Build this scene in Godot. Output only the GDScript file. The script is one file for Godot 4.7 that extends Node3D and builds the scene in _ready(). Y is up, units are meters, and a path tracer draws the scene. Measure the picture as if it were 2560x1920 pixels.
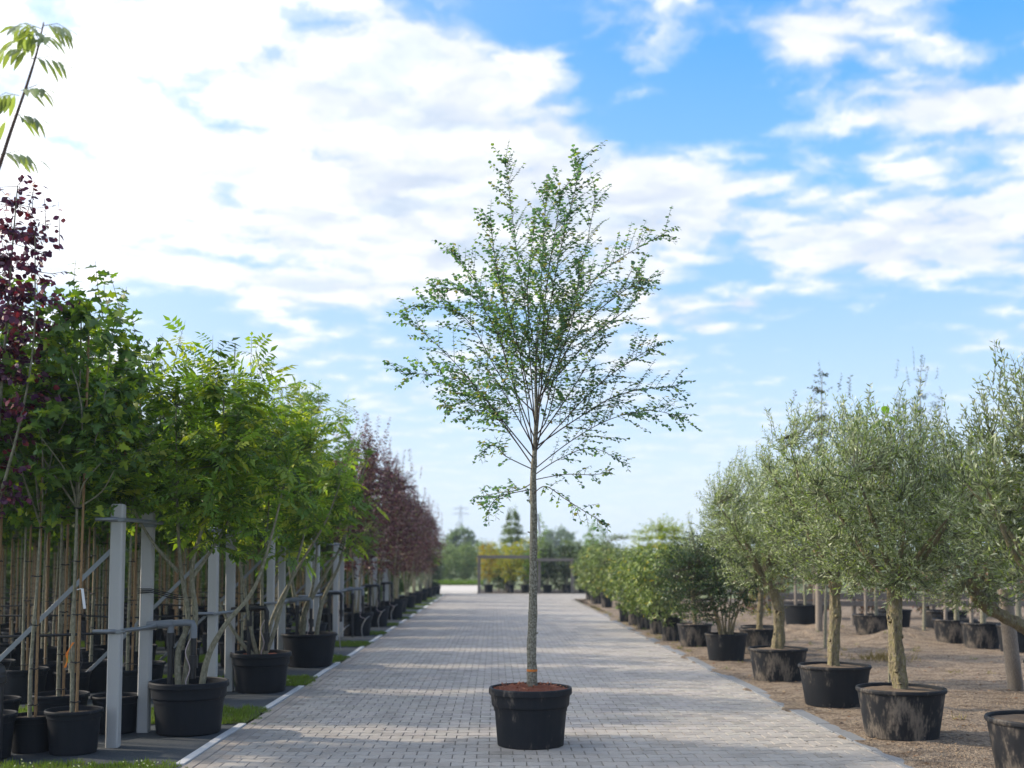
extends Node3D
# A tree nursery: a paved road between beds of potted trees, a young standard tree in a tub in the middle of the road.
# World: camera stands at x=0 z=0, the road runs along -z, x is to the right, metres.

class Buf:
	var v := PackedVector3Array()
	var n := PackedVector3Array()
	var c := PackedColorArray()
	var t := PackedVector2Array()
	var i := PackedInt32Array()

	func put(mesh: ArrayMesh, m: Material) -> ArrayMesh:
		if i.is_empty():
			return mesh
		var a := []
		a.resize(Mesh.ARRAY_MAX)
		a[Mesh.ARRAY_VERTEX] = v
		a[Mesh.ARRAY_NORMAL] = n
		if c.size() == v.size():
			a[Mesh.ARRAY_COLOR] = c
		if t.size() == v.size():
			a[Mesh.ARRAY_TEX_UV] = t
		a[Mesh.ARRAY_INDEX] = i
		mesh.add_surface_from_arrays(Mesh.PRIMITIVE_TRIANGLES, a)
		mesh.surface_set_material(mesh.get_surface_count() - 1, m)
		return mesh

	# folded rhomb: narrow leaves, leaflets
	func leaf(p: Vector3, d: Vector3, nn: Vector3, l: float, w: float, col: Color, at := 0.45) -> void:
		var s := d.cross(nn).normalized()
		var up := s.cross(d)
		var k := v.size()
		var mid := p + d * (l * at) + up * (w * 0.12)
		v.append(p)
		v.append(mid - s * (w * 0.5))
		v.append(p + d * l - up * (l * 0.1))
		v.append(mid + s * (w * 0.5))
		n.append(up)
		n.append((up - s * 0.45).normalized())
		n.append((up + d * 0.2).normalized())
		n.append((up + s * 0.45).normalized())
		for q in 4:
			c.append(col)
		i.append_array(PackedInt32Array([k, k + 1, k + 2, k, k + 2, k + 3]))

	# a leaf cut from an outline of (along, across) pairs of one side, mirrored
	func outline(p: Vector3, d: Vector3, nn: Vector3, l: float, w: float, col: Color, shape: PackedVector2Array, droop: float) -> void:
		var s := d.cross(nn).normalized()
		var up := s.cross(d)
		var k := v.size()
		var m := shape.size()
		for q in m:
			var a := shape[q]
			var o := p + d * (a.x * l) - up * (droop * a.x * a.x * l)
			var lift := up * (absf(a.y) * w * 0.18)
			v.append(o - s * (a.y * w) + lift)
			v.append(o + s * (a.y * w) + lift)
			n.append((up - s * 0.25).normalized())
			n.append((up + s * 0.25).normalized())
			c.append(col)
			c.append(col)
		for q in m - 1:
			var b := k + q * 2
			i.append_array(PackedInt32Array([b, b + 2, b + 3, b, b + 3, b + 1]))

	func tube(pts: PackedVector3Array, rad: PackedFloat32Array, sides := 8, cap := true, bump := 0.0) -> void:
		var m := pts.size()
		var side := Vector3(0.83, 0.1, 0.55)
		var k0 := v.size()
		for q in m:
			var d := (pts[mini(q + 1, m - 1)] - pts[maxi(q - 1, 0)]).normalized()
			side = (side - d * side.dot(d)).normalized()
			var o := d.cross(side)
			for e in sides:
				var an := TAU * e / sides
				var dir := side * cos(an) + o * sin(an)
				var r := rad[q]
				if bump > 0.0:
					r *= 1.0 + bump * (sin(an * 2.0 + q * 1.7) * 0.6 + sin(an * 3.0 - q * 2.3) * 0.4)
				v.append(pts[q] + dir * r)
				n.append(dir)
				t.append(Vector2(float(e) / sides, float(q)))
		for q in m - 1:
			for e in sides:
				var a := k0 + q * sides + e
				var b := k0 + q * sides + (e + 1) % sides
				i.append_array(PackedInt32Array([a, a + sides, b, b, a + sides, b + sides]))
		if cap:
			for end in 2:
				var q := 0 if end == 0 else m - 1
				var d := (pts[mini(q + 1, m - 1)] - pts[maxi(q - 1, 0)]).normalized() * (-1.0 if end == 0 else 1.0)
				var k := v.size()
				for e in sides:
					v.append(v[k0 + q * sides + e])
					n.append(d)
					t.append(Vector2(0.5, 0.5))
				for e in range(1, sides - 1):
					if end == 0:
						i.append_array(PackedInt32Array([k, k + e, k + e + 1]))
					else:
						i.append_array(PackedInt32Array([k, k + e + 1, k + e]))

	# a gnarled trunk: fluted, lumpy rings
	func gnarl(pts: PackedVector3Array, rad: PackedFloat32Array, noise: FastNoiseLite, sides := 24, rough := 0.16, off := 0.0) -> void:
		var m := pts.size()
		var side := Vector3(0.83, 0.1, 0.55)
		var k0 := v.size()
		for q in m:
			var d := (pts[mini(q + 1, m - 1)] - pts[maxi(q - 1, 0)]).normalized()
			side = (side - d * side.dot(d)).normalized()
			var o := d.cross(side)
			for e in sides:
				var an := TAU * e / sides
				var dir := side * cos(an) + o * sin(an)
				var at := dir * 0.09 + pts[q]
				var r := rad[q] * (1.0 + rough * noise.get_noise_3d(at.x * 13.0 + off, at.y * 5.0, at.z * 13.0) + 0.45 * rough * noise.get_noise_3d(at.x * 42.0, at.y * 16.0 + off, at.z * 42.0) + 0.25 * rough * sin(an * 5.0 + at.y * 3.0 + off))
				v.append(pts[q] + dir * r)
				n.append(dir)
		for q in m - 1:
			for e in sides:
				var a := k0 + q * sides + e
				var b := k0 + q * sides + (e + 1) % sides
				i.append_array(PackedInt32Array([a, a + sides, b, b, a + sides, b + sides]))
		for q in m:
			for e in sides:
				var a := k0 + q * sides + e
				var t1 := v[k0 + q * sides + (e + 1) % sides] - v[k0 + q * sides + (e + sides - 1) % sides]
				var t2 := v[k0 + mini(q + 1, m - 1) * sides + e] - v[k0 + maxi(q - 1, 0) * sides + e]
				var nn := t2.cross(t1).normalized()
				n[a] = nn if nn.dot(n[a]) > 0.0 else -nn

	func lathe(prof: PackedVector2Array, segs: int, ribs := 0, rib_depth := 0.0, rib_to := -1.0) -> void:
		var run := 0.0
		for q in prof.size() - 1:
			var a := prof[q]
			var b := prof[q + 1]
			var e := b - a
			var len := e.length()
			var nr := Vector2(e.y, -e.x).normalized()
			var k := v.size()
			for s in segs + 1:
				var an := TAU * s / segs
				var dir := Vector3(cos(an), 0, sin(an))
				for end in 2:
					var pt := a if end == 0 else b
					var r := pt.x
					if ribs > 0 and pt.y < rib_to and q < 3:
						r *= 1.0 - rib_depth * clampf(cos(an * ribs) * 3.0, -1.0, 1.0)
					v.append(dir * r + Vector3(0, pt.y, 0))
					n.append(dir * nr.x + Vector3(0, nr.y, 0))
					t.append(Vector2(float(s) / segs, 1.0 - pt.y))
			run += len
			for s in segs:
				var o := k + s * 2
				i.append_array(PackedInt32Array([o, o + 2, o + 1, o + 1, o + 2, o + 3]))

	# box with chamfered edges, centred on o, turned by basis
	func box(o: Vector3, size: Vector3, ch := 0.004, basis := Basis()) -> void:
		var h := size * 0.5
		ch = minf(ch, minf(h.x, minf(h.y, h.z)) * 0.9)
		for ax in 3:
			for sg in [-1.0, 1.0]:
				var a := Vector3.ZERO
				a[ax] = sg
				var b := Vector3.ZERO
				b[(ax + 1) % 3] = 1.0
				var c2 := a.cross(b)
				var hb: float = h[(ax + 1) % 3] - ch
				var hc: float = absf(c2.dot(h)) - ch
				face(o, basis, [a * h + b * hb + c2 * hc, a * h - b * hb + c2 * hc, a * h - b * hb - c2 * hc, a * h + b * hb - c2 * hc], a)
		for ax in 3:
			for s1 in [-1.0, 1.0]:
				for s2 in [-1.0, 1.0]:
					var x1 := (ax + 1) % 3
					var x2 := (ax + 2) % 3
					var p1 := Vector3.ZERO
					var p2 := Vector3.ZERO
					p1[x1] = s1 * h[x1]
					p1[x2] = s2 * (h[x2] - ch)
					p2[x1] = s1 * (h[x1] - ch)
					p2[x2] = s2 * h[x2]
					var e := Vector3.ZERO
					e[ax] = h[ax] - ch
					var nn := Vector3.ZERO
					nn[x1] = s1
					nn[x2] = s2
					face(o, basis, [p1 + e, p1 - e, p2 - e, p2 + e], nn.normalized())
		for sx in [-1.0, 1.0]:
			for sy in [-1.0, 1.0]:
				for sz in [-1.0, 1.0]:
					var s := Vector3(sx, sy, sz)
					face(o, basis, [s * Vector3(h.x, h.y - ch, h.z - ch), s * Vector3(h.x - ch, h.y, h.z - ch), s * Vector3(h.x - ch, h.y - ch, h.z)], s.normalized())

	func face(o: Vector3, basis: Basis, q: Array, nn: Vector3) -> void:
		var k := v.size()
		var turned: Vector3 = (q[1] - q[0]).cross(q[2] - q[0])
		if turned.dot(nn) > 0.0:
			q.reverse()
		for p in q:
			v.append(o + basis * p)
			n.append(basis * nn)
			t.append(Vector2(p.x + p.z, p.y))
		for e in range(1, q.size() - 1):
			i.append_array(PackedInt32Array([k, k + e, k + e + 1]))

const ROUND := [[0.0, 0.0], [0.06, 0.3], [0.3, 0.5], [0.62, 0.44], [0.86, 0.2], [1.0, 0.0]]
const MAPLE := [[0.0, 0.02], [-0.06, 0.3], [0.2, 0.22], [0.3, 0.56], [0.52, 0.2], [0.74, 0.22], [1.0, 0.0]]
const LONG := [[0.0, 0.0], [0.2, 0.32], [0.5, 0.5], [0.8, 0.3], [1.0, 0.0]]
const LIMBS := ["0.05,2.45 0.06,3.25 0.08,3.88 0.13,4.51 0.16,4.98", "0.06,2.84 0.12,3.67 0.25,4.41 0.48,5.24", "0.05,2.94 -0.04,3.71 -0.13,4.41 -0.22,5.21", "0.04,2.84 -0.07,3.46 -0.25,4.09 -0.36,4.66", "0.08,2.84 0.24,3.57 0.41,4.09 0.60,4.92", "0.09,2.88 0.33,3.63 0.64,4.18 1.23,4.56", "0.09,2.78 0.26,3.26 0.60,3.67 0.91,3.88 1.02,4.12", "0.02,2.45 -0.19,2.76 -0.40,3.07 -0.71,3.38 -1.12,3.79", "0.02,2.44 -0.25,2.82 -0.48,3.13 -0.79,3.25 -1.15,3.27", "0.03,2.47 -0.13,3.05 -0.29,3.67 -0.56,4.01 -0.87,4.03", "0.03,2.63 -0.19,3.30 -0.38,3.92 -0.71,4.38", "0.06,2.43 0.28,2.84 0.59,3.15 0.91,3.38 1.14,3.53", "0.08,2.43 0.37,2.67 0.70,2.86 1.05,2.95 1.35,2.88", "0.08,2.41 0.41,2.88 0.80,3.09 1.34,3.17", "0.07,2.38 0.28,2.53 0.53,2.63 0.85,2.46", "-0.01,2.43 -0.21,2.51 -0.33,2.65 -0.47,2.53", "-0.01,2.32 -0.09,2.26 -0.27,2.20 -0.48,2.16", "0.08,2.22 0.16,2.28 0.32,2.18 0.53,2.01 0.69,1.92", "0.12,2.34 0.32,2.36 0.53,2.34 0.71,2.39", "0.05,3.25 0.16,3.88 0.20,4.51 0.29,4.94", "-0.00,2.74 -0.27,3.25 -0.50,3.67 -0.71,3.84 -1.04,3.88", "0.06,3.05 0.49,3.72 0.81,3.99 0.99,4.12", "0.02,2.46 -0.31,2.88 -0.54,3.00 -0.77,2.96", "0.06,2.63 0.08,3.25 -0.00,3.88 0.04,4.62", "0.04,2.59 -0.07,3.25 -0.19,3.76 -0.25,4.17", "0.07,2.59 0.24,3.26 0.37,3.76 0.45,4.26", "0.08,2.53 0.28,2.98 0.49,3.36 0.66,3.63", "0.03,2.53 -0.13,2.88 -0.29,3.17 -0.46,3.40", "0.06,2.45 0.18,2.94 0.26,3.46 0.29,3.99", "-0.09,2.26 -0.25,2.18 -0.33,2.08 -0.38,2.01"]
const BLOBS := [[-15.1, 20.4, 14.0, 7.0, 0.50], [-21.0, 17.5, 10.0, 4.5, 0.35], [-4.3, 23.5, 5.8, 5.4, 0.40], [-1.8, 17.7, 7.5, 2.7, 0.45], [5.7, 19.0, 6.4, 2.0, 0.40], [10.1, 17.7, 3.8, 2.0, 0.30], [9.0, 23.4, 4.6, 1.9, -0.75], [13.6, 22.2, 2.8, 2.5, -0.60], [0.7, 27.7, 3.4, 2.0, -0.38], [5.0, 25.2, 2.2, 1.5, -0.30], [12.0, 14.7, 2.6, 1.4, -0.35], [26.4, 25.2, 1.8, 2.1, -0.80], [19.4, 20.1, 3.6, 1.9, -0.30], [12.2, 24.6, 2.1, 2.0, -0.22], [17.0, 26.0, 3.9, 1.4, 0.60], [24.2, 21.4, 3.9, 1.7, 0.55], [21.1, 16.0, 6.1, 1.8, 0.55], [6.5, 26.4, 2.2, 1.2, 0.25], [3.2, 22.9, 1.5, 1.9, 0.30], [17.6, 12.0, 9.0, 2.1, -0.60], [19.8, 9.2, 8.7, 2.5, -0.55], [13.2, 13.3, 0.9, 0.4, 0.75], [11.3, 12.1, 1.3, 0.4, 0.70], [9.4, 12.7, 2.2, 0.4, 0.40], [6.9, 8.6, 7.2, 0.6, 0.25], [12.4, 8.0, 3.7, 0.6, 0.35], [-16.4, 12.2, 3.9, 1.4, -0.65], [-5.0, 12.7, 4.5, 2.0, -0.38], [-10.6, 14.2, 4.9, 0.7, 0.30], [-7.2, 13.9, 3.4, 0.7, 0.35], [-9.1, 15.3, 3.3, 0.7, -0.30], [-12.1, 21.8, 2.8, 0.8, -0.49], [-15.4, 22.4, 1.8, 1.2, -0.38], [-6.8, 24.8, 1.0, 1.7, -0.45], [-18.9, 24.8, 1.4, 1.2, -0.41], [-19.3, 22.7, 1.0, 0.7, -0.26], [-14.3, 15.5, 2.4, 0.7, -0.34], [-9.1, 9.3, 6.1, 2.9, -0.20], [-10.6, 19.9, 4.1, 1.5, -0.15]]

const SUN_TO := Vector3(-0.815, 0.53, -0.235)
var M := {}
var cache := {}
var taken := {}
var rng := RandomNumberGenerator.new()
var sky_rows := []
var sky_a := FastNoiseLite.new()
var sky_b := FastNoiseLite.new()
var sky_c := FastNoiseLite.new()
var earth := FastNoiseLite.new()
const SKY_W := 4096
const SKY_H := 1024

func _ready() -> void:
	camera_and_light()
	materials()
	ground()
	road()
	left_beds()
	right_side()
	main_tree()
	roadside_trees()
	nursery_block()
	olives()
	right_row()
	right_back()
	far_end()
	small_things()

# ---------------------------------------------------------------- camera, sky, sun
func camera_and_light() -> void:
	var cam := Camera3D.new()
	cam.name = "camera"
	add_child(cam)
	cam.position = Vector3(0, 1.59, 0)
	cam.rotation = Vector3(deg_to_rad(3.3), deg_to_rad(-0.89), 0)
	var lens := CameraAttributesPhysical.new()
	lens.frustum_near = 0.1
	lens.frustum_far = 3000.0
	lens.frustum_focal_length = 33.75
	lens.exposure_aperture = 1.15
	lens.frustum_focus_distance = 9.7
	cam.attributes = lens
	cam.projection = Camera3D.PROJECTION_FRUSTUM
	cam.near = 0.1
	cam.far = 3000.0
	cam.size = 2.0 * 0.1 * 960.0 / 2700.0
	cam.frustum_offset = Vector2(0, 0.1 * 290.3 / 2700.0)
	cam.current = true

	var sun := DirectionalLight3D.new()
	sun.name = "sun"
	add_child(sun)
	sun.look_at_from_position(SUN_TO * 50.0, Vector3.ZERO, Vector3.UP)
	sun.light_energy = 1.4
	sun.light_color = Color(1.0, 0.93, 0.82)
	sun.light_angular_distance = 1.6
	sun.shadow_enabled = true

	var env := Environment.new()
	env.background_mode = Environment.BG_SKY
	var sky := Sky.new()
	var pano := PanoramaSkyMaterial.new()
	pano.panorama = sky_texture()
	sky.sky_material = pano
	env.sky = sky
	env.tonemap_mode = Environment.TONE_MAPPER_LINEAR
	env.tonemap_exposure = 1.12
	env.sdfgi_enabled = true
	env.ssao_enabled = true
	env.ssil_enabled = true
	env.fog_enabled = true
	env.fog_density = 0.0006
	env.fog_light_color = Color(0.86, 0.93, 1.0)
	var we := WorldEnvironment.new()
	we.name = "environment"
	we.environment = env
	add_child(we)

func sky_texture() -> ImageTexture:
	for k in 3:
		var f: FastNoiseLite = [sky_a, sky_b, sky_c][k]
		f.seed = 41 + k * 17
		f.noise_type = FastNoiseLite.TYPE_SIMPLEX_SMOOTH
		f.fractal_type = FastNoiseLite.FRACTAL_FBM
		f.fractal_octaves = [4, 6, 2][k]
		f.frequency = [0.42, 1.7, 0.16][k]
		f.fractal_gain = 0.52
		if k < 2:
			f.domain_warp_enabled = true
			f.domain_warp_amplitude = [0.9, 0.35][k]
			f.domain_warp_frequency = [0.35, 1.1][k]
			f.domain_warp_fractal_octaves = 3
	sky_rows.resize(SKY_H)
	var job := WorkerThreadPool.add_group_task(sky_row, SKY_H)
	WorkerThreadPool.wait_for_group_task_completion(job)
	var all := PackedByteArray()
	var low := PackedFloat32Array()
	for x in SKY_W:
		low.append_array(PackedFloat32Array([0.30, 0.31, 0.30]))
	for y in SKY_H:
		all.append_array(sky_rows[y].to_byte_array())
	var low_bytes := low.to_byte_array()
	for y in SKY_H:
		all.append_array(low_bytes)
	sky_rows.clear()
	return ImageTexture.create_from_image(Image.create_from_data(SKY_W, SKY_H * 2, false, Image.FORMAT_RGBF, all))

const CLEAR := [[0.0, 0.80, 0.90, 1.0], [4.0, 0.72, 0.86, 1.02], [8.0, 0.56, 0.77, 1.03], [13.0, 0.38, 0.64, 1.0], [19.0, 0.24, 0.55, 1.0], [26.0, 0.10, 0.41, 0.98], [45.0, 0.05, 0.26, 0.80], [90.0, 0.035, 0.19, 0.62]]

func sky_row(y: int) -> void:
	var el := 90.0 * (1.0 - (y + 0.5) / SKY_H)
	var out := PackedFloat32Array()
	out.resize(SKY_W * 3)
	var ce := cos(deg_to_rad(el))
	var se := sin(deg_to_rad(el))
	var r0 := 0.0
	var g0 := 0.0
	var b0 := 0.0
	for k in CLEAR.size() - 1:
		if el >= CLEAR[k][0] and el <= CLEAR[k + 1][0]:
			var f: float = (el - CLEAR[k][0]) / (CLEAR[k + 1][0] - CLEAR[k][0])
			r0 = lerpf(CLEAR[k][1], CLEAR[k + 1][1], f)
			g0 = lerpf(CLEAR[k][2], CLEAR[k + 1][2], f)
			b0 = lerpf(CLEAR[k][3], CLEAR[k + 1][3], f)
	var near := []
	for b in BLOBS:
		var de: float = (el - b[1]) / b[3]
		if absf(de) < 2.4:
			near.append([b[0], 1.0 / b[2], b[4] * exp(-de * de)])
	var sh := 2.6 / (se + 0.10)
	var fade := smoothstep(3.0, 14.0, el)
	var sun := SUN_TO.normalized()
	for x in SKY_W:
		var az := 360.0 * (x + 0.5) / SKY_W
		if az > 180.0:
			az -= 360.0
		var a := deg_to_rad(az)
		var dx := sin(a) * ce
		var dz := -cos(a) * ce
		var px := dx * sh
		var pz := dz * sh
		var cov := 0.12 + sky_c.get_noise_2d(px, pz) * 0.3
		for b in near:
			var da: float = (az - b[0]) * b[1]
			if da > -2.4 and da < 2.4:
				cov += b[2] * exp(-da * da)
		var big := sky_a.get_noise_2d(px + 3.0, pz * 1.25)
		var fine := sky_b.get_noise_2d(px, pz * 1.2)
		var dn := big * 0.45 + fine * 0.85 + cov
		var d := smoothstep(-0.30, 0.48, dn)
		d = d * (0.75 + 0.25 * smoothstep(0.0, 0.5, dn)) * lerpf(0.22, 1.0, fade)
		var toward := dx * sun.x + se * sun.y + dz * sun.z
		var glow := clampf((toward + 0.15) / 1.15, 0.0, 1.0)
		var aureole := pow(glow, 8.0)
		glow = pow(glow, 3.5)
		var r := lerpf(r0, 1.0, glow * 0.8) + aureole * 2.0
		var g := lerpf(g0, 1.03, glow * 0.8) + aureole * 2.0
		var bl := lerpf(b0, 1.08, glow * 0.8) + aureole * 2.0
		var lit := 0.89 + 7.0 * aureole
		var shade := smoothstep(0.0, 0.5, sky_a.get_noise_2d(px * 1.7 - 9.0, pz * 2.6) + 0.12) * smoothstep(0.35, 0.75, dn)
		lit *= 1.0 - 0.14 * shade + 0.28 * fine
		var dim := minf(lit, 1.0)
		out[x * 3] = lerpf(r, lit * pow(dim, 0.5) * (0.985 - 0.07 * shade), d)
		out[x * 3 + 1] = lerpf(g, lit * pow(dim, 0.15) * (1.0 - 0.025 * shade), d)
		out[x * 3 + 2] = lerpf(bl, lit * pow(dim, -0.35) * 1.03, d)
	sky_rows[y] = out

# ---------------------------------------------------------------- helpers
func numbered(called: String) -> String:
	if not taken.has(called):
		taken[called] = 0
		return called
	taken[called] += 1
	return "%s_%03d" % [called, taken[called]]

func tag(o: Node, label: String, category: String, group := "", kind := "") -> Node:
	if label:
		o.set_meta("label", label)
	if category:
		o.set_meta("category", category)
	if group:
		o.set_meta("group", group)
	if kind:
		o.set_meta("kind", kind)
	return o

func thing(called: String, at: Vector3, label: String, category: String, group := "") -> Node3D:
	var o := Node3D.new()
	o.name = numbered(called)
	add_child(o)
	o.position = at
	tag(o, label, category, group)
	return o

func part(called: String, mesh: Mesh, parent: Node, m: Material = null, at := Vector3.ZERO) -> MeshInstance3D:
	var o := MeshInstance3D.new()
	o.name = called
	o.mesh = mesh
	if m:
		o.material_override = m
	o.position = at
	parent.add_child(o, true)
	return o

func structure(called: String, mesh: Mesh, m: Material = null, at := Vector3.ZERO) -> MeshInstance3D:
	var o := MeshInstance3D.new()
	o.name = numbered(called)
	o.mesh = mesh
	if m:
		o.material_override = m
	o.position = at
	o.set_meta("kind", "structure")
	add_child(o)
	return o

func copy(o: Node3D, at: Vector3, turn: float, size: float, label: String, group := "") -> Node3D:
	var c: Node3D = o.duplicate()
	c.name = numbered(str(o.name).rstrip("0123456789").trim_suffix("_"))
	add_child(c)
	c.position = at
	c.rotation = Vector3(0, turn, 0)
	c.scale = Vector3.ONE * size
	c.set_meta("label", label)
	if group:
		c.set_meta("group", group)
	return c

func one(b: Buf, m: Material) -> ArrayMesh:
	return b.put(ArrayMesh.new(), m)

func pts(a: Array) -> PackedVector3Array:
	var o := PackedVector3Array()
	for q in a:
		o.append(Vector3(q[0], q[1], q[2]))
	return o

func shape2(a: Array) -> PackedVector2Array:
	var o := PackedVector2Array()
	for q in a:
		o.append(Vector2(q[0], q[1]))
	return o

func smooth_line(a: PackedVector3Array, per := 4) -> PackedVector3Array:
	var o := PackedVector3Array()
	var m := a.size()
	for k in m - 1:
		var p0 := a[maxi(k - 1, 0)]
		var p3 := a[mini(k + 2, m - 1)]
		for e in per:
			o.append(a[k].cubic_interpolate(a[k + 1], p0, p3, float(e) / per))
	o.append(a[m - 1])
	return o

func taper(m: int, r0: float, r1: float) -> PackedFloat32Array:
	var o := PackedFloat32Array()
	for k in m:
		o.append(lerpf(r0, r1, float(k) / maxi(m - 1, 1)))
	return o

func rand_dir(up := 0.0) -> Vector3:
	var a := rng.randf() * TAU
	var y := rng.randf_range(-1.0, 1.0)
	var s := sqrt(1.0 - y * y)
	return (Vector3(cos(a) * s, y, sin(a) * s) + Vector3.UP * up).normalized()

func ty(x: float, z: float) -> float:
	var k := smoothstep(3.2, 4.0, x)
	var h := 0.012 + k * (0.018 * earth.get_noise_2d(x * 1.3, z * 1.3) + 0.016 * earth.get_noise_2d(x * 6.0 + 40.0, z * 6.0) + 0.01)
	# tracks pressed along the row
	h -= 0.02 * k * exp(-pow((x - 5.0 - 0.12 * sin(z * 0.5)) / 0.16, 2.0))
	h -= 0.015 * k * exp(-pow((x - 6.5 - 0.1 * sin(z * 0.4 + 1.0)) / 0.18, 2.0))
	# spoil heaps about the back tubs
	for q in [[7.2, -23.9, 0.9, 0.20], [6.5, -22.6, 0.7, 0.14], [8.3, -22.0, 0.8, 0.20], [7.6, -21.3, 0.6, 0.12], [9.0, -22.9, 0.9, 0.18], [6.2, -24.6, 0.8, 0.16]]:
		var dd: float = (Vector2(x, z) - Vector2(q[0], q[1])).length() / q[2]
		if dd < 2.5:
			h += q[3] * exp(-dd * dd * 1.6) * (1.0 + 0.45 * earth.get_noise_2d(x * 4.0, z * 4.0))
	return h

# ---------------------------------------------------------------- materials
func ramp(stops: Array) -> Gradient:
	var g := Gradient.new()
	var o := PackedFloat32Array()
	var c := PackedColorArray()
	for s in stops:
		o.append(s[0])
		c.append(Color(s[1], s[2], s[3]).linear_to_srgb())
	g.offsets = o
	g.colors = c
	return g

func noise_tex(freq: float, stops: Array, sd := 1, oct := 5, size := 512, kind := FastNoiseLite.TYPE_SIMPLEX_SMOOTH) -> NoiseTexture2D:
	var f := FastNoiseLite.new()
	f.seed = sd
	f.noise_type = kind
	f.frequency = freq
	f.fractal_octaves = oct
	f.fractal_gain = 0.6
	var tx := NoiseTexture2D.new()
	tx.width = size
	tx.height = size
	tx.seamless = true
	tx.noise = f
	if stops:
		tx.color_ramp = ramp(stops)
	return tx

func mat(called: String, rough := 0.8, tex: Texture2D = null, scale := Vector3.ONE, bump: Texture2D = null, bump_cm := 0.0) -> StandardMaterial3D:
	var m := StandardMaterial3D.new()
	m.resource_name = called
	m.roughness = rough
	if tex or bump:
		m.uv1_triplanar = true
		m.uv1_world_triplanar = true
		m.uv1_scale = scale
		m.albedo_texture = tex
	if bump:
		m.heightmap_enabled = true
		m.heightmap_texture = bump
		m.heightmap_scale = bump_cm
	M[called] = m
	return m

func flat(called: String, lin: Color, rough := 0.8, metal := 0.0) -> StandardMaterial3D:
	var m := StandardMaterial3D.new()
	m.resource_name = called
	m.albedo_color = lin.linear_to_srgb()
	m.roughness = rough
	m.metallic = metal
	M[called] = m
	return m

func leafy(called: String, rough := 0.5, through := Color(0.9, 0.9, 0.5)) -> StandardMaterial3D:
	var m := StandardMaterial3D.new()
	m.resource_name = called
	m.vertex_color_use_as_albedo = true
	m.roughness = rough
	m.metallic_specular = 0.4
	m.cull_mode = BaseMaterial3D.CULL_DISABLED
	m.backlight_enabled = true
	m.backlight = through
	M[called] = m
	return m

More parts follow.
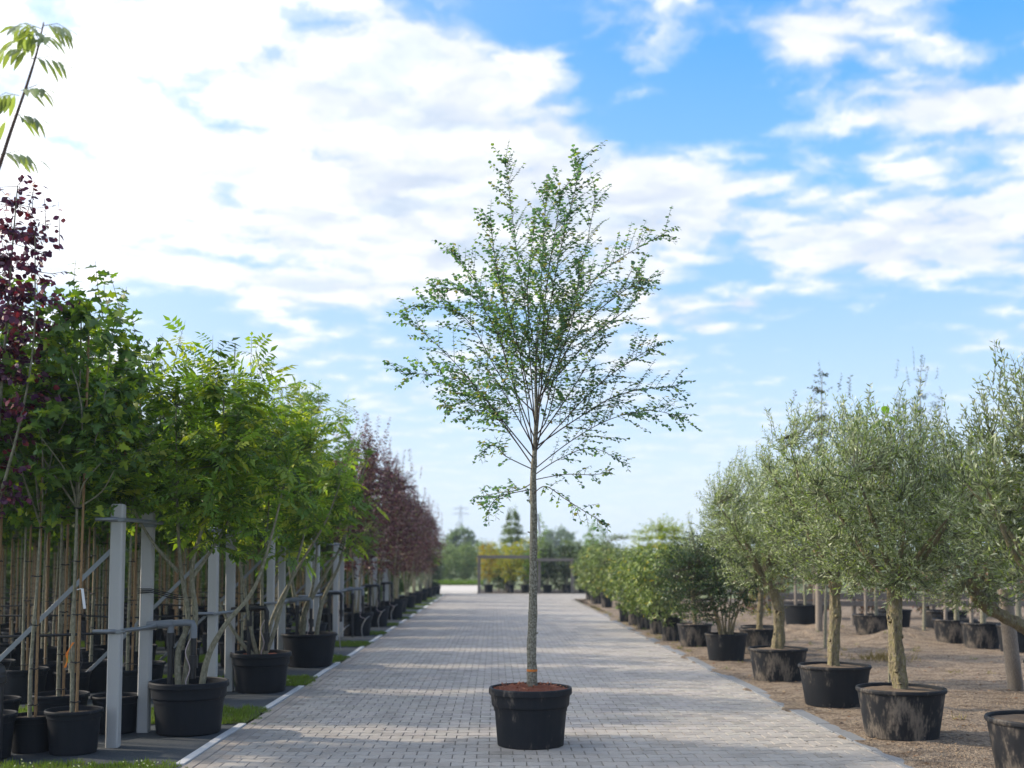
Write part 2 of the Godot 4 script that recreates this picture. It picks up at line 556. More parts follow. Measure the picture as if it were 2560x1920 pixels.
func materials() -> void:
	earth.seed = 7
	earth.frequency = 0.6
	earth.fractal_octaves = 4
	var grain := noise_tex(0.05, [], 5, 5, 512)
	var fine := noise_tex(0.18, [], 9, 4, 512)
	var paver_tx := noise_tex(0.09, [[0.0, 0.25, 0.237, 0.221], [0.35, 0.323, 0.307, 0.287], [0.6, 0.353, 0.337, 0.315], [0.85, 0.397, 0.379, 0.355], [1.0, 0.29, 0.275, 0.256]], 3, 6, 1024)
	var p := mat("paver", 0.85, paver_tx, Vector3(1.1, 1.1, 1.1), fine, 0.12)
	p.vertex_color_use_as_albedo = true
	# old stains and tyre grime, metres across
	p.detail_enabled = true
	p.detail_uv_layer = BaseMaterial3D.DETAIL_UV_2
	p.detail_blend_mode = BaseMaterial3D.BLEND_MODE_MUL
	p.detail_albedo = noise_tex(0.012, [[0.0, 0.7, 0.68, 0.66], [0.35, 0.86, 0.85, 0.83], [0.5, 0.96, 0.95, 0.94], [0.75, 1.0, 0.99, 0.97], [1.0, 0.86, 0.83, 0.79]], 4, 6, 1024)
	p.uv2_triplanar = true
	p.uv2_world_triplanar = true
	p.uv2_scale = Vector3(0.16, 0.16, 0.16)
	for k in 5:
		var q: StandardMaterial3D = p.duplicate()
		q.vertex_color_use_as_albedo = false
		var s: float = [0.94, 1.0, 0.90, 0.97, 0.76][k]
		q.albedo_color = Color(s, s * [1.0, 0.985, 0.99, 0.97, 0.98][k], s * [1.0, 0.97, 0.98, 0.95, 0.95][k]).linear_to_srgb()
		M["paver%d" % k] = q
	mat("joint_sand", 0.95, noise_tex(0.08, [[0.0, 0.10, 0.09, 0.078], [0.5, 0.155, 0.14, 0.12], [1.0, 0.23, 0.205, 0.175]], 21), Vector3(2, 2, 2), fine, 0.3)
	mat("kerb", 0.85, noise_tex(0.12, [[0.0, 0.34, 0.35, 0.36], [0.5, 0.46, 0.47, 0.48], [1.0, 0.56, 0.57, 0.58]], 23), Vector3(2, 2, 2), fine, 0.15)
	mat("grey_kerb", 0.85, noise_tex(0.12, [[0.0, 0.11, 0.12, 0.13], [0.5, 0.165, 0.175, 0.19], [1.0, 0.23, 0.24, 0.25]], 24), Vector3(2, 2, 2), fine, 0.15)
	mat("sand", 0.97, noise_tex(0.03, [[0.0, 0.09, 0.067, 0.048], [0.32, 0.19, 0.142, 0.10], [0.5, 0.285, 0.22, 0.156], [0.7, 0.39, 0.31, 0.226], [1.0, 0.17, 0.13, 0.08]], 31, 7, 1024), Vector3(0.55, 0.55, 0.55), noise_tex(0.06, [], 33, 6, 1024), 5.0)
	var sd: StandardMaterial3D = M.sand
	# tree shade painted into the sand colour as broad dark blotches
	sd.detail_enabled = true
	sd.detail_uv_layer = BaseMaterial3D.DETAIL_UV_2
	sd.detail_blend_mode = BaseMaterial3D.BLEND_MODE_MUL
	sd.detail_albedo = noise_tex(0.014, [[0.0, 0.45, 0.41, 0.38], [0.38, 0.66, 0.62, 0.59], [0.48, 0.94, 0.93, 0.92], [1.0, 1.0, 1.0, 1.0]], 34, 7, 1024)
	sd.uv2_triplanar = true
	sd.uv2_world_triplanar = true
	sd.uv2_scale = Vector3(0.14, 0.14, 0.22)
	mat("membrane", 0.75, noise_tex(0.05, [[0.0, 0.014, 0.022, 0.03], [0.5, 0.026, 0.036, 0.047], [1.0, 0.07, 0.072, 0.075]], 41), Vector3(1.2, 1.2, 1.2), fine, 0.2)
	mat("turf", 0.95, noise_tex(0.06, [[0.0, 0.03, 0.045, 0.012], [0.5, 0.055, 0.08, 0.02], [1.0, 0.14, 0.12, 0.05]], 42), Vector3(1.5, 1.5, 1.5), grain, 1.0)
	mat("field", 0.97, noise_tex(0.02, [[0.0, 0.06, 0.09, 0.03], [0.5, 0.10, 0.13, 0.045], [1.0, 0.20, 0.17, 0.09]], 43), Vector3(0.08, 0.08, 0.08))
	mat("far_pale_road", 0.9, noise_tex(0.05, [[0.0, 0.36, 0.34, 0.31], [1.0, 0.5, 0.47, 0.43]], 44), Vector3(0.6, 0.6, 0.6))
	mat("concrete", 0.9, noise_tex(0.16, [[0.0, 0.22, 0.22, 0.22], [0.3, 0.36, 0.36, 0.355], [0.55, 0.43, 0.43, 0.42], [1.0, 0.5, 0.5, 0.49]], 51, 6), Vector3(3.2, 3.2, 3.2), noise_tex(0.22, [], 52, 3), 0.25)
	mat("bark", 0.9, noise_tex(0.035, [[0.0, 0.055, 0.05, 0.035], [0.35, 0.12, 0.11, 0.08], [0.55, 0.2, 0.19, 0.15], [0.8, 0.34, 0.33, 0.28], [1.0, 0.12, 0.12, 0.06]], 61, 6), Vector3(2.4, 1.7, 2.4), noise_tex(0.06, [], 62, 5), 0.9)
	mat("olive_bark", 0.92, noise_tex(0.02, [[0.0, 0.05, 0.04, 0.03], [0.33, 0.13, 0.105, 0.07], [0.48, 0.23, 0.19, 0.125], [0.64, 0.17, 0.15, 0.06], [0.8, 0.28, 0.24, 0.175], [1.0, 0.36, 0.32, 0.25]], 63, 6), Vector3(2.2, 0.8, 2.2), noise_tex(0.05, [], 64, 5), 1.8)
	mat("stem_bark", 0.85, noise_tex(0.03, [[0.0, 0.10, 0.095, 0.06], [0.5, 0.2, 0.19, 0.13], [0.75, 0.3, 0.28, 0.22], [1.0, 0.13, 0.14, 0.05]], 65, 5), Vector3(2.5, 1.0, 2.5), grain, 0.5)
	flat("twig", Color(0.06, 0.045, 0.035), 0.85)
	flat("purple_twig", Color(0.09, 0.05, 0.045), 0.85)
	flat("green_twig", Color(0.10, 0.11, 0.06), 0.8)
	mat("cane", 0.6, noise_tex(0.04, [[0.0, 0.12, 0.07, 0.032], [0.5, 0.24, 0.14, 0.06], [1.0, 0.38, 0.23, 0.10]], 66), Vector3(6, 0.8, 6))
	mat("wood", 0.9, noise_tex(0.03, [[0.0, 0.14, 0.115, 0.09], [0.5, 0.24, 0.2, 0.165], [1.0, 0.34, 0.3, 0.25]], 67), Vector3(5, 1.2, 5), grain, 0.4)
	mat("old_wood", 0.92, noise_tex(0.03, [[0.0, 0.09, 0.075, 0.065], [0.5, 0.16, 0.14, 0.125], [1.0, 0.26, 0.235, 0.215]], 68), Vector3(1.5, 5, 5), grain, 0.4)
	mat("mulch", 0.97, noise_tex(0.08, [[0.0, 0.10, 0.03, 0.016], [0.4, 0.26, 0.075, 0.038], [0.7, 0.38, 0.125, 0.065], [1.0, 0.46, 0.19, 0.11]], 71, 6), Vector3(5, 5, 5), noise_tex(0.1, [], 72, 5), 2.5)
	mat("chips", 0.97, noise_tex(0.1, [[0.0, 0.06, 0.045, 0.03], [0.4, 0.17, 0.12, 0.08], [0.65, 0.3, 0.22, 0.15], [1.0, 0.45, 0.37, 0.27]], 73, 4), Vector3(4, 4, 4), noise_tex(0.12, [], 74, 4), 2.0)
	mat("soil", 0.97, noise_tex(0.08, [[0.0, 0.02, 0.015, 0.011], [0.6, 0.055, 0.04, 0.03], [1.0, 0.11, 0.085, 0.06]], 75), Vector3(4, 4, 4), grain, 1.5)
	flat("black_pipe", Color(0.012, 0.013, 0.016), 0.45)
	flat("grey_pipe", Color(0.17, 0.19, 0.215), 0.5)
	mat("galvanised", 0.45, noise_tex(0.1, [[0.0, 0.17, 0.19, 0.21], [1.0, 0.3, 0.32, 0.35]], 81), Vector3(4, 4, 4)).metallic = 0.6
	flat("tie", Color(0.012, 0.012, 0.013), 0.6)
	flat("white_tag", Color(0.72, 0.73, 0.76), 0.5)
	flat("orange_ribbon", Color(0.75, 0.2, 0.015), 0.6)
	flat("orange_paint", Color(0.55, 0.17, 0.03), 0.8)
	flat("cable", Color(0.45, 0.36, 0.37), 0.5)
	flat("far_steel", Color(0.2, 0.22, 0.24), 0.7)
	M["pot_clean"] = pot_material("pot_clean", -0.1, 11)
	M["pot_dusty"] = pot_material("pot_dusty", 0.62, 12)
	M["pot_scuffed"] = pot_material("pot_scuffed", 0.32, 13)
	leafy("leaf_round", 0.5, Color(0.9, 0.97, 0.68))
	leafy("leaf_olive", 0.4, Color(0.8, 0.84, 0.6))
	leafy("leaf_green", 0.5, Color(0.95, 0.99, 0.5))
	leafy("leaf_purple", 0.45, Color(0.7, 0.5, 0.58))
	leafy("leaf_glossy", 0.32, Color(0.72, 0.75, 0.4))
	leafy("blade", 0.6, Color(0.85, 0.9, 0.45))
	leafy("litter", 0.9, Color(0.4, 0.35, 0.3))

# black nursery plastic with splashed, dried-on dust (matter with an outline of its own)
func pot_material(called: String, dust: float, sd: int) -> StandardMaterial3D:
	var f := FastNoiseLite.new()
	f.seed = sd
	f.frequency = 1.4
	f.fractal_octaves = 6
	f.fractal_gain = 0.62
	var w := 384
	var h := 160
	var im := Image.create(w, h, false, Image.FORMAT_RGB8)
	for y in h:
		var up := 1.0 - float(y) / h
		for x in w:
			var a := TAU * x / w
			var k := f.get_noise_3d(cos(a) * 0.9, up * 1.4, sin(a) * 0.9)
			var q := f.get_noise_3d(cos(a) * 9.0 + 30.0, up * 7.0, sin(a) * 9.0)
			var st := f.get_noise_3d(cos(a) * 5.0 - 20.0, up * 0.5, sin(a) * 5.0)
			var cover := smoothstep(-0.12, 0.42, k * 1.0 + q * 0.3 + st * 0.06 + dust - 0.5 - up * 0.9 * dust)
			cover = clampf(cover * (0.6 + 0.7 * q), 0.0, 0.7)
			var film := 0.02 + 0.06 * clampf(k + 0.3 + st * 0.5, 0.0, 1.0)
			var amt := clampf(film * (0.4 + dust) + cover, 0.0, 1.0)
			var col := Color(0.013, 0.0155, 0.0205).lerp(Color(0.20, 0.17, 0.14), amt)
			im.set_pixel(x, y, col.linear_to_srgb())
	var m := StandardMaterial3D.new()
	m.resource_name = called
	m.albedo_texture = ImageTexture.create_from_image(im)
	m.roughness = 0.6
	m.metallic_specular = 0.25
	return m

# ---------------------------------------------------------------- ground and road
func sheet(x0: float, x1: float, z0: float, z1: float, y: float) -> ArrayMesh:
	var b := Buf.new()
	b.face(Vector3.ZERO, Basis(), [Vector3(x0, y, z0), Vector3(x1, y, z0), Vector3(x1, y, z1), Vector3(x0, y, z1)], Vector3.UP)
	return one(b, null)

func ground() -> void:
	structure("ground", sheet(-700, 700, 60, -1000, -0.06), M.field)

# one double-T paver: the long joints are straight, the cross joints wave
func paver_mesh() -> ArrayMesh:
	var b := Buf.new()
	var ring := []
	var g := 0.0022
	var hx := 0.1 - g
	var hz := 0.0825 - 0.0042
	var am := 0.011
	for q in [[-1.0, 1.0], [-0.72, 1.0], [-0.3, -1.0], [0.3, -1.0], [0.72, 1.0], [1.0, 1.0]]:
		ring.append(Vector2(q[0] * hx, -(hz + am * q[1])))
	for q in [[1.0, 1.0], [0.72, 1.0], [0.3, -1.0], [-0.3, -1.0], [-0.72, 1.0], [-1.0, 1.0]]:
		ring.append(Vector2(q[0] * hx, hz + am * q[1]))
	var m := ring.size()
	var ins := []
	for q in ring:
		ins.append(Vector3(q.x - signf(q.x) * 0.0035, 0, q.y - signf(q.y) * 0.0045))
	# the top as three quads and two end pieces
	for k in 5:
		b.face(Vector3.ZERO, Basis(), [ins[k], ins[k + 1], ins[m - 2 - k], ins[m - 1 - k]], Vector3.UP)
	for k in m:
		var k2 := (k + 1) % m
		var o := Vector3(ring[k].x, -0.014, ring[k].y)
		var o2 := Vector3(ring[k2].x, -0.014, ring[k2].y)
		var e := o2 - o
		b.face(Vector3.ZERO, Basis(), [ins[k], ins[k2], o2, o], (Vector3(-e.z, 0, e.x).normalized() * -signf(Vector3(-e.z, 0, e.x).dot(-o)) + Vector3.UP * 0.35).normalized())
	return one(b, null)

func road() -> void:
	var root := structure("paved_road", sheet(-2.45, 3.4, -3.0, -55.4, -0.009), M.joint_sand)
	structure("paved_road_branch", sheet(3.4, 7.0, -46.6, -55.4, -0.010), M.joint_sand)
	structure("far_road", sheet(-4.4, -0.95, -55.4, -76.0, -0.02), M.far_pale_road)
	var pm := paver_mesh()
	rng.seed = 100
	var spots := []
	var row := 0
	var z := -3.2
	while z > -55.3:
		var off := 0.1 if row % 2 else 0.0
		var x := -2.15 + off
		var right := 3.28 if z > -46.5 else 6.9
		while x < right:
			spots.append(Vector3(x, 0, z))
			x += 0.2
		z -= 0.165
		row += 1
	# the 300 that show largest are stones of their own, the rest one field
	var big := []
	var rest := []
	for s in spots:
		if s.z < -8.3 and s.z > -10.15 and big.size() < 300:
			big.append(s)
		else:
			rest.append(s)
	for s in big:
		var o := part("paver", pm, root, M["paver%d" % (4 if rng.randf() < 0.05 else rng.randi_range(0, 3))], s + Vector3(0, rng.randf_range(-0.0012, 0.0012), 0))
		o.rotation = Vector3(rng.randf_range(-0.006, 0.006), rng.randf_range(-0.008, 0.008), rng.randf_range(-0.006, 0.006))
	var mm := MultiMesh.new()
	mm.transform_format = MultiMesh.TRANSFORM_3D
	mm.use_colors = true
	mm.mesh = pm
	mm.instance_count = rest.size()
	for k in rest.size():
		var t := Transform3D(Basis.from_euler(Vector3(rng.randf_range(-0.006, 0.006), rng.randf_range(-0.008, 0.008), rng.randf_range(-0.006, 0.006))), rest[k] + Vector3(0, rng.randf_range(-0.0012, 0.0012), 0))
		mm.set_instance_transform(k, t)
		var s := rng.randf_range(0.87, 1.03) if rng.randf() > 0.05 else rng.randf_range(0.7, 0.85)
		mm.set_instance_color(k, Color(s, s * rng.randf_range(0.97, 1.0), s * rng.randf_range(0.95, 1.0)))
	var mi := MultiMeshInstance3D.new()
	mi.name = "paver_field"
	mi.multimesh = mm
	mi.material_override = M.paver
	mi.set_meta("kind", "stuff")
	root.add_child(mi)
	# two courses of straight blocks along the left edge
	var bb := Buf.new()
	bb.box(Vector3(0, -0.02, 0), Vector3(0.094, 0.04, 0.195), 0.004)
	var bm := one(bb, null)
	var mm2 := MultiMesh.new()
	mm2.transform_format = MultiMesh.TRANSFORM_3D
	mm2.use_colors = true
	mm2.mesh = bm
	var at := []
	for course in 2:
		var zz := -3.1 - course * 0.1
		while zz > -55.3:
			at.append(Vector3(-2.395 + course * 0.1, 0.001, zz))
			zz -= 0.2
	var halves := at.size()
	var zh := -3.2
	var hr := 0
	while zh > -55.3:
		if hr % 2:
			at.append(Vector3(-2.2, 0.0, zh))
		zh -= 0.165
		hr += 1
	mm2.instance_count = at.size()
	for k in at.size():
		mm2.set_instance_transform(k, Transform3D(Basis.from_euler(Vector3(0, rng.randf_range(-0.015, 0.015), 0)).scaled(Vector3(1, 1, 0.82 if k >= halves else 1.0)), at[k] + Vector3(0, rng.randf_range(-0.002, 0.002), 0)))
		var s := rng.randf_range(0.72, 0.9)
		mm2.set_instance_color(k, Color(s, s * 0.95, s * 0.92))
	var me := MultiMeshInstance3D.new()
	me.name = "edge_block_course"
	me.multimesh = mm2
	me.material_override = M.paver
	me.set_meta("kind", "stuff")
	root.add_child(me)
	# flush grey kerb along the right edge, stone by stone
	var kr := Node3D.new()
	kr.name = "right_kerb"
	kr.set_meta("kind", "structure")
	add_child(kr)
	var kb := Buf.new()
	kb.box(Vector3.ZERO, Vector3(0.15, 0.06, 0.494), 0.006)
	var km := one(kb, null)
	for k in 60:
		var zc := -3.4 - k * 0.5
		var o := part("kerb_stone", km, kr, M.grey_kerb, Vector3(3.235 + (0.012 * sin(k * 0.7)) + maxf(0.0, (-zc - 28.0)) * 0.03, -0.018 + rng.randf_range(-0.003, 0.003), zc))
		o.rotation.y = rng.randf_range(-0.012, 0.012)

func bed_front(k: int) -> float:
	return -8.62 - 3.25 * k

func left_beds() -> void:
	rng.seed = 200
	var kb := Buf.new()
	kb.box(Vector3.ZERO, Vector3(0.075, 0.14, 1.06), 0.003)
	var km := one(kb, null)
	for k in range(-1, 14):
		var z0 := bed_front(k)
		structure("weed_membrane", sheet(-26.0, -2.53, z0 + 0.06, z0 - 2.24, -0.004), M.membrane)
		structure("turf_strip", sheet(-26.0, -2.47, z0 - 2.18, z0 - 3.25, 0.002), M.turf)
		var kr := Node3D.new()
		kr.name = numbered("left_kerb")
		kr.set_meta("kind", "structure")
		add_child(kr)
		for q in 2:
			var o := part("kerb_stone", km, kr, M.kerb, Vector3(-2.49 + rng.randf_range(-0.006, 0.006), -0.058, z0 - 0.55 - q * 1.07))
			o.rotation.y = rng.randf_range(-0.008, 0.008)
	# grass
	var g := Buf.new()
	for k in 14:
		var a := rng.randf() * TAU
		var r := rng.randf() * 0.045
		var p := Vector3(cos(a) * r, 0, sin(a) * r)
		var d := (Vector3.UP + rand_dir() * 0.6).normalized()
		var l := rng.randf_range(0.03, 0.065)
		var tint := rng.randf()
		var col := Color(0.07, 0.15, 0.018).lerp(Color(0.2, 0.29, 0.045), tint)
		if rng.randf() < 0.25:
			col = Color(0.3, 0.26, 0.12).lerp(Color(0.06, 0.1, 0.02), rng.randf())
		g.leaf(p, d, rand_dir(), l, 0.007, col, 0.3)
	var gm := one(g, M.blade)
	var spots := []
	for k in range(-2, 12):
		var z0 := bed_front(k) - 2.14
		var xmin := maxf(z0 * 0.47 - 0.4, -9.0)
		var count := int(1.15 * (-2.35 - xmin) * (330.0 if k < 4 else 160.0))
		for e in count:
			var x := rng.randf_range(xmin, -2.36)
			var z := z0 - rng.randf() * 1.15
			var edge := smoothstep(-2.36, -2.62, x)
			if rng.randf() > 0.12 + 0.88 * edge:
				continue
			spots.append([Vector3(x, 0.0, z), rng.randf_range(0.6, 1.25) * lerpf(0.55, 1.0, edge)])
	var mm := MultiMesh.new()
	mm.transform_format = MultiMesh.TRANSFORM_3D
	mm.mesh = gm
	mm.instance_count = spots.size()
	for k in spots.size():
		mm.set_instance_transform(k, Transform3D(Basis.from_euler(Vector3(0, rng.randf() * TAU, 0)).scaled(Vector3.ONE * spots[k][1]), spots[k][0]))
	var mi := MultiMeshInstance3D.new()
	mi.name = "grass"
	mi.multimesh = mm
	add_child(mi)
	tag(mi, "short green grass in the strips between the dark pot beds", "grass", "", "stuff")
	# clover heads in the nearest strip
	var cl := Buf.new()
	for k in 170:
		var zs := bed_front(-1) - 2.2 - rng.randf() * 1.0 if k < 80 else bed_front(rng.randi_range(0, 3)) - 2.2 - rng.randf()
		var p := Vector3(rng.randf_range(-4.4, -2.6), rng.randf_range(0.03, 0.06), zs)
		for e in 5:
			cl.leaf(p, rand_dir(0.6), rand_dir(), 0.010, 0.008, Color(0.75, 0.75, 0.68))
	var cn := MeshInstance3D.new()
	cn.name = "clover"
	cn.mesh = one(cl, M.blade)
	add_child(cn)
	tag(cn, "tiny white clover heads dotted over the grass strips", "clover", "", "stuff")

func right_side() -> void:
	var b := Buf.new()
	var xs := []
	var x := 3.19
	while x < 22.0:
		xs.append(x)
		x += 0.045 + maxf(0.0, x - 5.0) * 0.02
	var zs := []
	var z := -3.0
	while z > -47.0:
		zs.append(z)
		z -= 0.05 + maxf(0.0, -z - 10.0) * 0.006
	var nx := xs.size()
	for zz in zs:
		for xx in xs:
			# the sand reaches over the road edge in tongues, and the corner is rounded
			var px: float = xx
			if xx < 3.4:
				px = xx + 0.16 * earth.get_noise_2d(zz * 2.1, 3.0) - 0.04 + maxf(0.0, -zz - 26.0) * 0.02 + (0.7 * smoothstep(-44.0, -47.0, zz))
			var y := ty(px, zz)
			if xx == xs[0]:
				y = -0.02
			b.v.append(Vector3(px, y, zz))
			var e := 0.03
			b.n.append(Vector3(ty(px - e, zz) - ty(px + e, zz), 2.0 * e, ty(px, zz - e) - ty(px, zz + e)).normalized())
	for r in zs.size() - 1:
		for q in nx - 1:
			var a := r * nx + q
			b.i.append_array(PackedInt32Array([a, a + nx, a + 1, a + 1, a + nx, a + nx + 1]))
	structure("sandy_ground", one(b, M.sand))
	rng.seed = 210
	# dry leaves and bits on the sand
	var li := Buf.new()
	for k in 1500:
		var px := 3.35 + pow(rng.randf(), 1.4) * 5.0
		var pz := -7.0 - pow(rng.randf(), 1.3) * 16.0
		var col := Color(0.2, 0.085, 0.04).lerp(Color(0.4, 0.3, 0.18), rng.randf())
		if rng.randf() < 0.25:
			col = Color(0.045, 0.035, 0.028)
		var d := Vector3(rng.randf() - 0.5, 0.05, rng.randf() - 0.5).normalized()
		var l := rng.randf_range(0.015, 0.06)
		li.leaf(Vector3(px, ty(px, pz) + 0.006, pz), d, (Vector3.UP + rand_dir() * 0.5).normalized(), l, l * rng.randf_range(0.3, 0.7), col)
	for cl in [[5.05, -9.75], [5.2, -10.15], [5.6, -10.3], [4.95, -9.1], [5.9, -11.0]]:
		for k in 9:
			var px: float = cl[0] + rng.randfn() * 0.14
			var pz: float = cl[1] + rng.randfn() * 0.14
			li.outline(Vector3(px, ty(px, pz) + 0.012, pz), Vector3(rng.randf() - 0.5, 0.15, rng.randf() - 0.5).normalized(), (Vector3.UP + rand_dir() * 0.7).normalized(), 0.09, 0.06, Color(0.22, 0.085, 0.04) * rng.randf_range(0.7, 1.4), shape2(LONG), 0.3)
	var ln := MeshInstance3D.new()
	ln.name = "leaf_litter"
	ln.mesh = one(li, M.litter)
	add_child(ln)
	tag(ln, "dry brown leaves and twig bits scattered over the sandy ground", "litter", "", "stuff")
	# thin weeds on the sand and along the road edge
	var w := Buf.new()
	for k in 170:
		var px := 3.4 + rng.randf() * 4.5
		var pz := -7.5 - rng.randf() * 24.0
		if k > 110:
			px = 3.3 + rng.randf() * 0.25
			pz = -19.0 - rng.randf() * 20.0
		var dry := rng.randf()
		for e in rng.randi_range(4, 12):
			w.leaf(Vector3(px + rng.randfn() * 0.03, ty(px, pz), pz + rng.randfn() * 0.03), (Vector3.UP + rand_dir() * 0.9).normalized(), rand_dir(), rng.randf_range(0.03, 0.10), 0.008, Color(0.1, 0.14, 0.03).lerp(Color(0.36, 0.27, 0.12), dry), 0.35)
	for e in 260:
		var o := Vector3(6.25 + rng.randfn() * 0.22, 0, -17.3 + rng.randfn() * 0.16)
		o.y = ty(o.x, o.z)
		w.leaf(o, (Vector3.UP + rand_dir() * 0.8).normalized(), rand_dir(), rng.randf_range(0.06, 0.22), 0.008, Color(0.16, 0.13, 0.05).lerp(Color(0.3, 0.22, 0.1), rng.randf()), 0.4)
	var wn := MeshInstance3D.new()
	wn.name = "weeds"
	wn.mesh = one(w, M.blade)
	add_child(wn)
	tag(wn, "sparse yellowed weeds growing on the sand and road edge", "weeds", "", "stuff")

# ---------------------------------------------------------------- pots
# kinds: tub = collar and ribs (main tree), bowl = smooth olive tub, bucket = small ribbed pot of the standards, tall = ribbed shrub pot with collar
func pot_meshes(kind: String, r: float, h: float) -> Array:
	var key := "%s %.2f %.2f" % [kind, r, h]
	if cache.has(key):
		return cache[key]
	var b := Buf.new()
	var lip := Buf.new()
	var prof := []
	var lp := []
	var ribs := 0
	match kind:
		"tub":
			prof = [[0.0, 0.004], [0.775, 0.0], [0.795, 0.02], [0.868, 0.66], [0.905, 0.67], [0.93, 0.70], [0.948, 0.87], [0.945, 0.93]]
			lp = [[0.935, 0.885], [0.985, 0.88], [1.0, 0.90], [1.0, 0.975], [0.985, 1.0], [0.945, 1.0], [0.93, 0.985], [0.90, 0.75], [0.88, 0.6]]
			ribs = 14
		"bowl":
			prof = [[0.0, 0.004], [0.79, 0.0], [0.805, 0.015], [0.86, 0.33], [0.955, 0.9], [0.955, 0.95]]
			lp = [[0.95, 0.925], [0.985, 0.915], [1.0, 0.94], [1.0, 0.975], [0.985, 1.0], [0.95, 1.0], [0.935, 0.985], [0.90, 0.7], [0.88, 0.6]]
		"bucket":
			prof = [[0.0, 0.004], [0.78, 0.0], [0.79, 0.02], [0.90, 0.8], [0.925, 0.81], [0.935, 0.93], [0.935, 0.96]]
			lp = [[0.93, 0.92], [0.985, 0.915], [1.0, 0.935], [1.0, 0.975], [0.98, 1.0], [0.94, 1.0], [0.925, 0.98], [0.88, 0.65], [0.86, 0.55]]
			ribs = 12
		"tall":
			prof = [[0.0, 0.004], [0.76, 0.0], [0.775, 0.02], [0.87, 0.70], [0.925, 0.72], [0.94, 0.9], [0.94, 0.95]]
			lp = [[0.935, 0.92], [0.985, 0.91], [1.0, 0.93], [1.0, 0.97], [0.985, 1.0], [0.94, 1.0], [0.92, 0.97], [0.88, 0.7], [0.86, 0.6]]
			ribs = 10
	var segs := 56 if ribs else 44
	var pr := PackedVector2Array()
	for q in prof:
		pr.append(Vector2(q[0] * r, q[1] * h))
	b.lathe(pr, segs, ribs, 0.012, h * 0.69)
	var lr := PackedVector2Array()
	for q in lp:
		lr.append(Vector2(q[0] * r, q[1] * h))
	lip.lathe(lr, 44)
	cache[key] = [one(b, null), one(lip, null)]
	return cache[key]

func soil_mesh(r: float, y: float, heap: float, sd: int) -> ArrayMesh:
	var key := "soil %.2f %.2f %.2f" % [r, y, heap]
	if cache.has(key):
		return cache[key]
	var b := Buf.new()
	var rings := 12
	var segs := 40
	var hs := func(px: float, pz: float) -> float:
		var d := sqrt(px * px + pz * pz) / r
		return y + heap * (1.0 - d * d) + 0.5 * heap * earth.get_noise_2d(px * 7.0 + sd, pz * 7.0) + 0.012 * earth.get_noise_2d(px * 34.0, pz * 34.0 + sd)
	for q in rings + 1:
		for s in segs:
			var a := TAU * s / segs
			var rr := r * q / rings
			var px := cos(a) * rr
			var pz := sin(a) * rr
			b.v.append(Vector3(px, hs.call(px, pz), pz))
			var e := 0.006
			b.n.append(Vector3(hs.call(px - e, pz) - hs.call(px + e, pz), 2 * e, hs.call(px, pz - e) - hs.call(px, pz + e)).normalized())
	for q in rings:
		for s in segs:
			var a := q * segs + s
			var c := q * segs + (s + 1) % segs
			b.i.append_array(PackedInt32Array([a, a + segs, c, c, a + segs, c + segs]))
	cache[key] = one(b, null)
	return cache[key]

func add_pot(root: Node3D, kind: String, r: float, h: float, wall: String, fill: String, fill_to := 0.86, heap := 0.02) -> void:
	var pm := pot_meshes(kind, r, h)
	var p := part("pot", pm[0], root, M[wall])
	part("rim", pm[1], p, M["pot_clean" if wall == "pot_clean" else "pot_scuffed"])
	part("soil", soil_mesh(r * 0.915, h * fill_to, heap, int(r * 100.0)), root, M[fill])

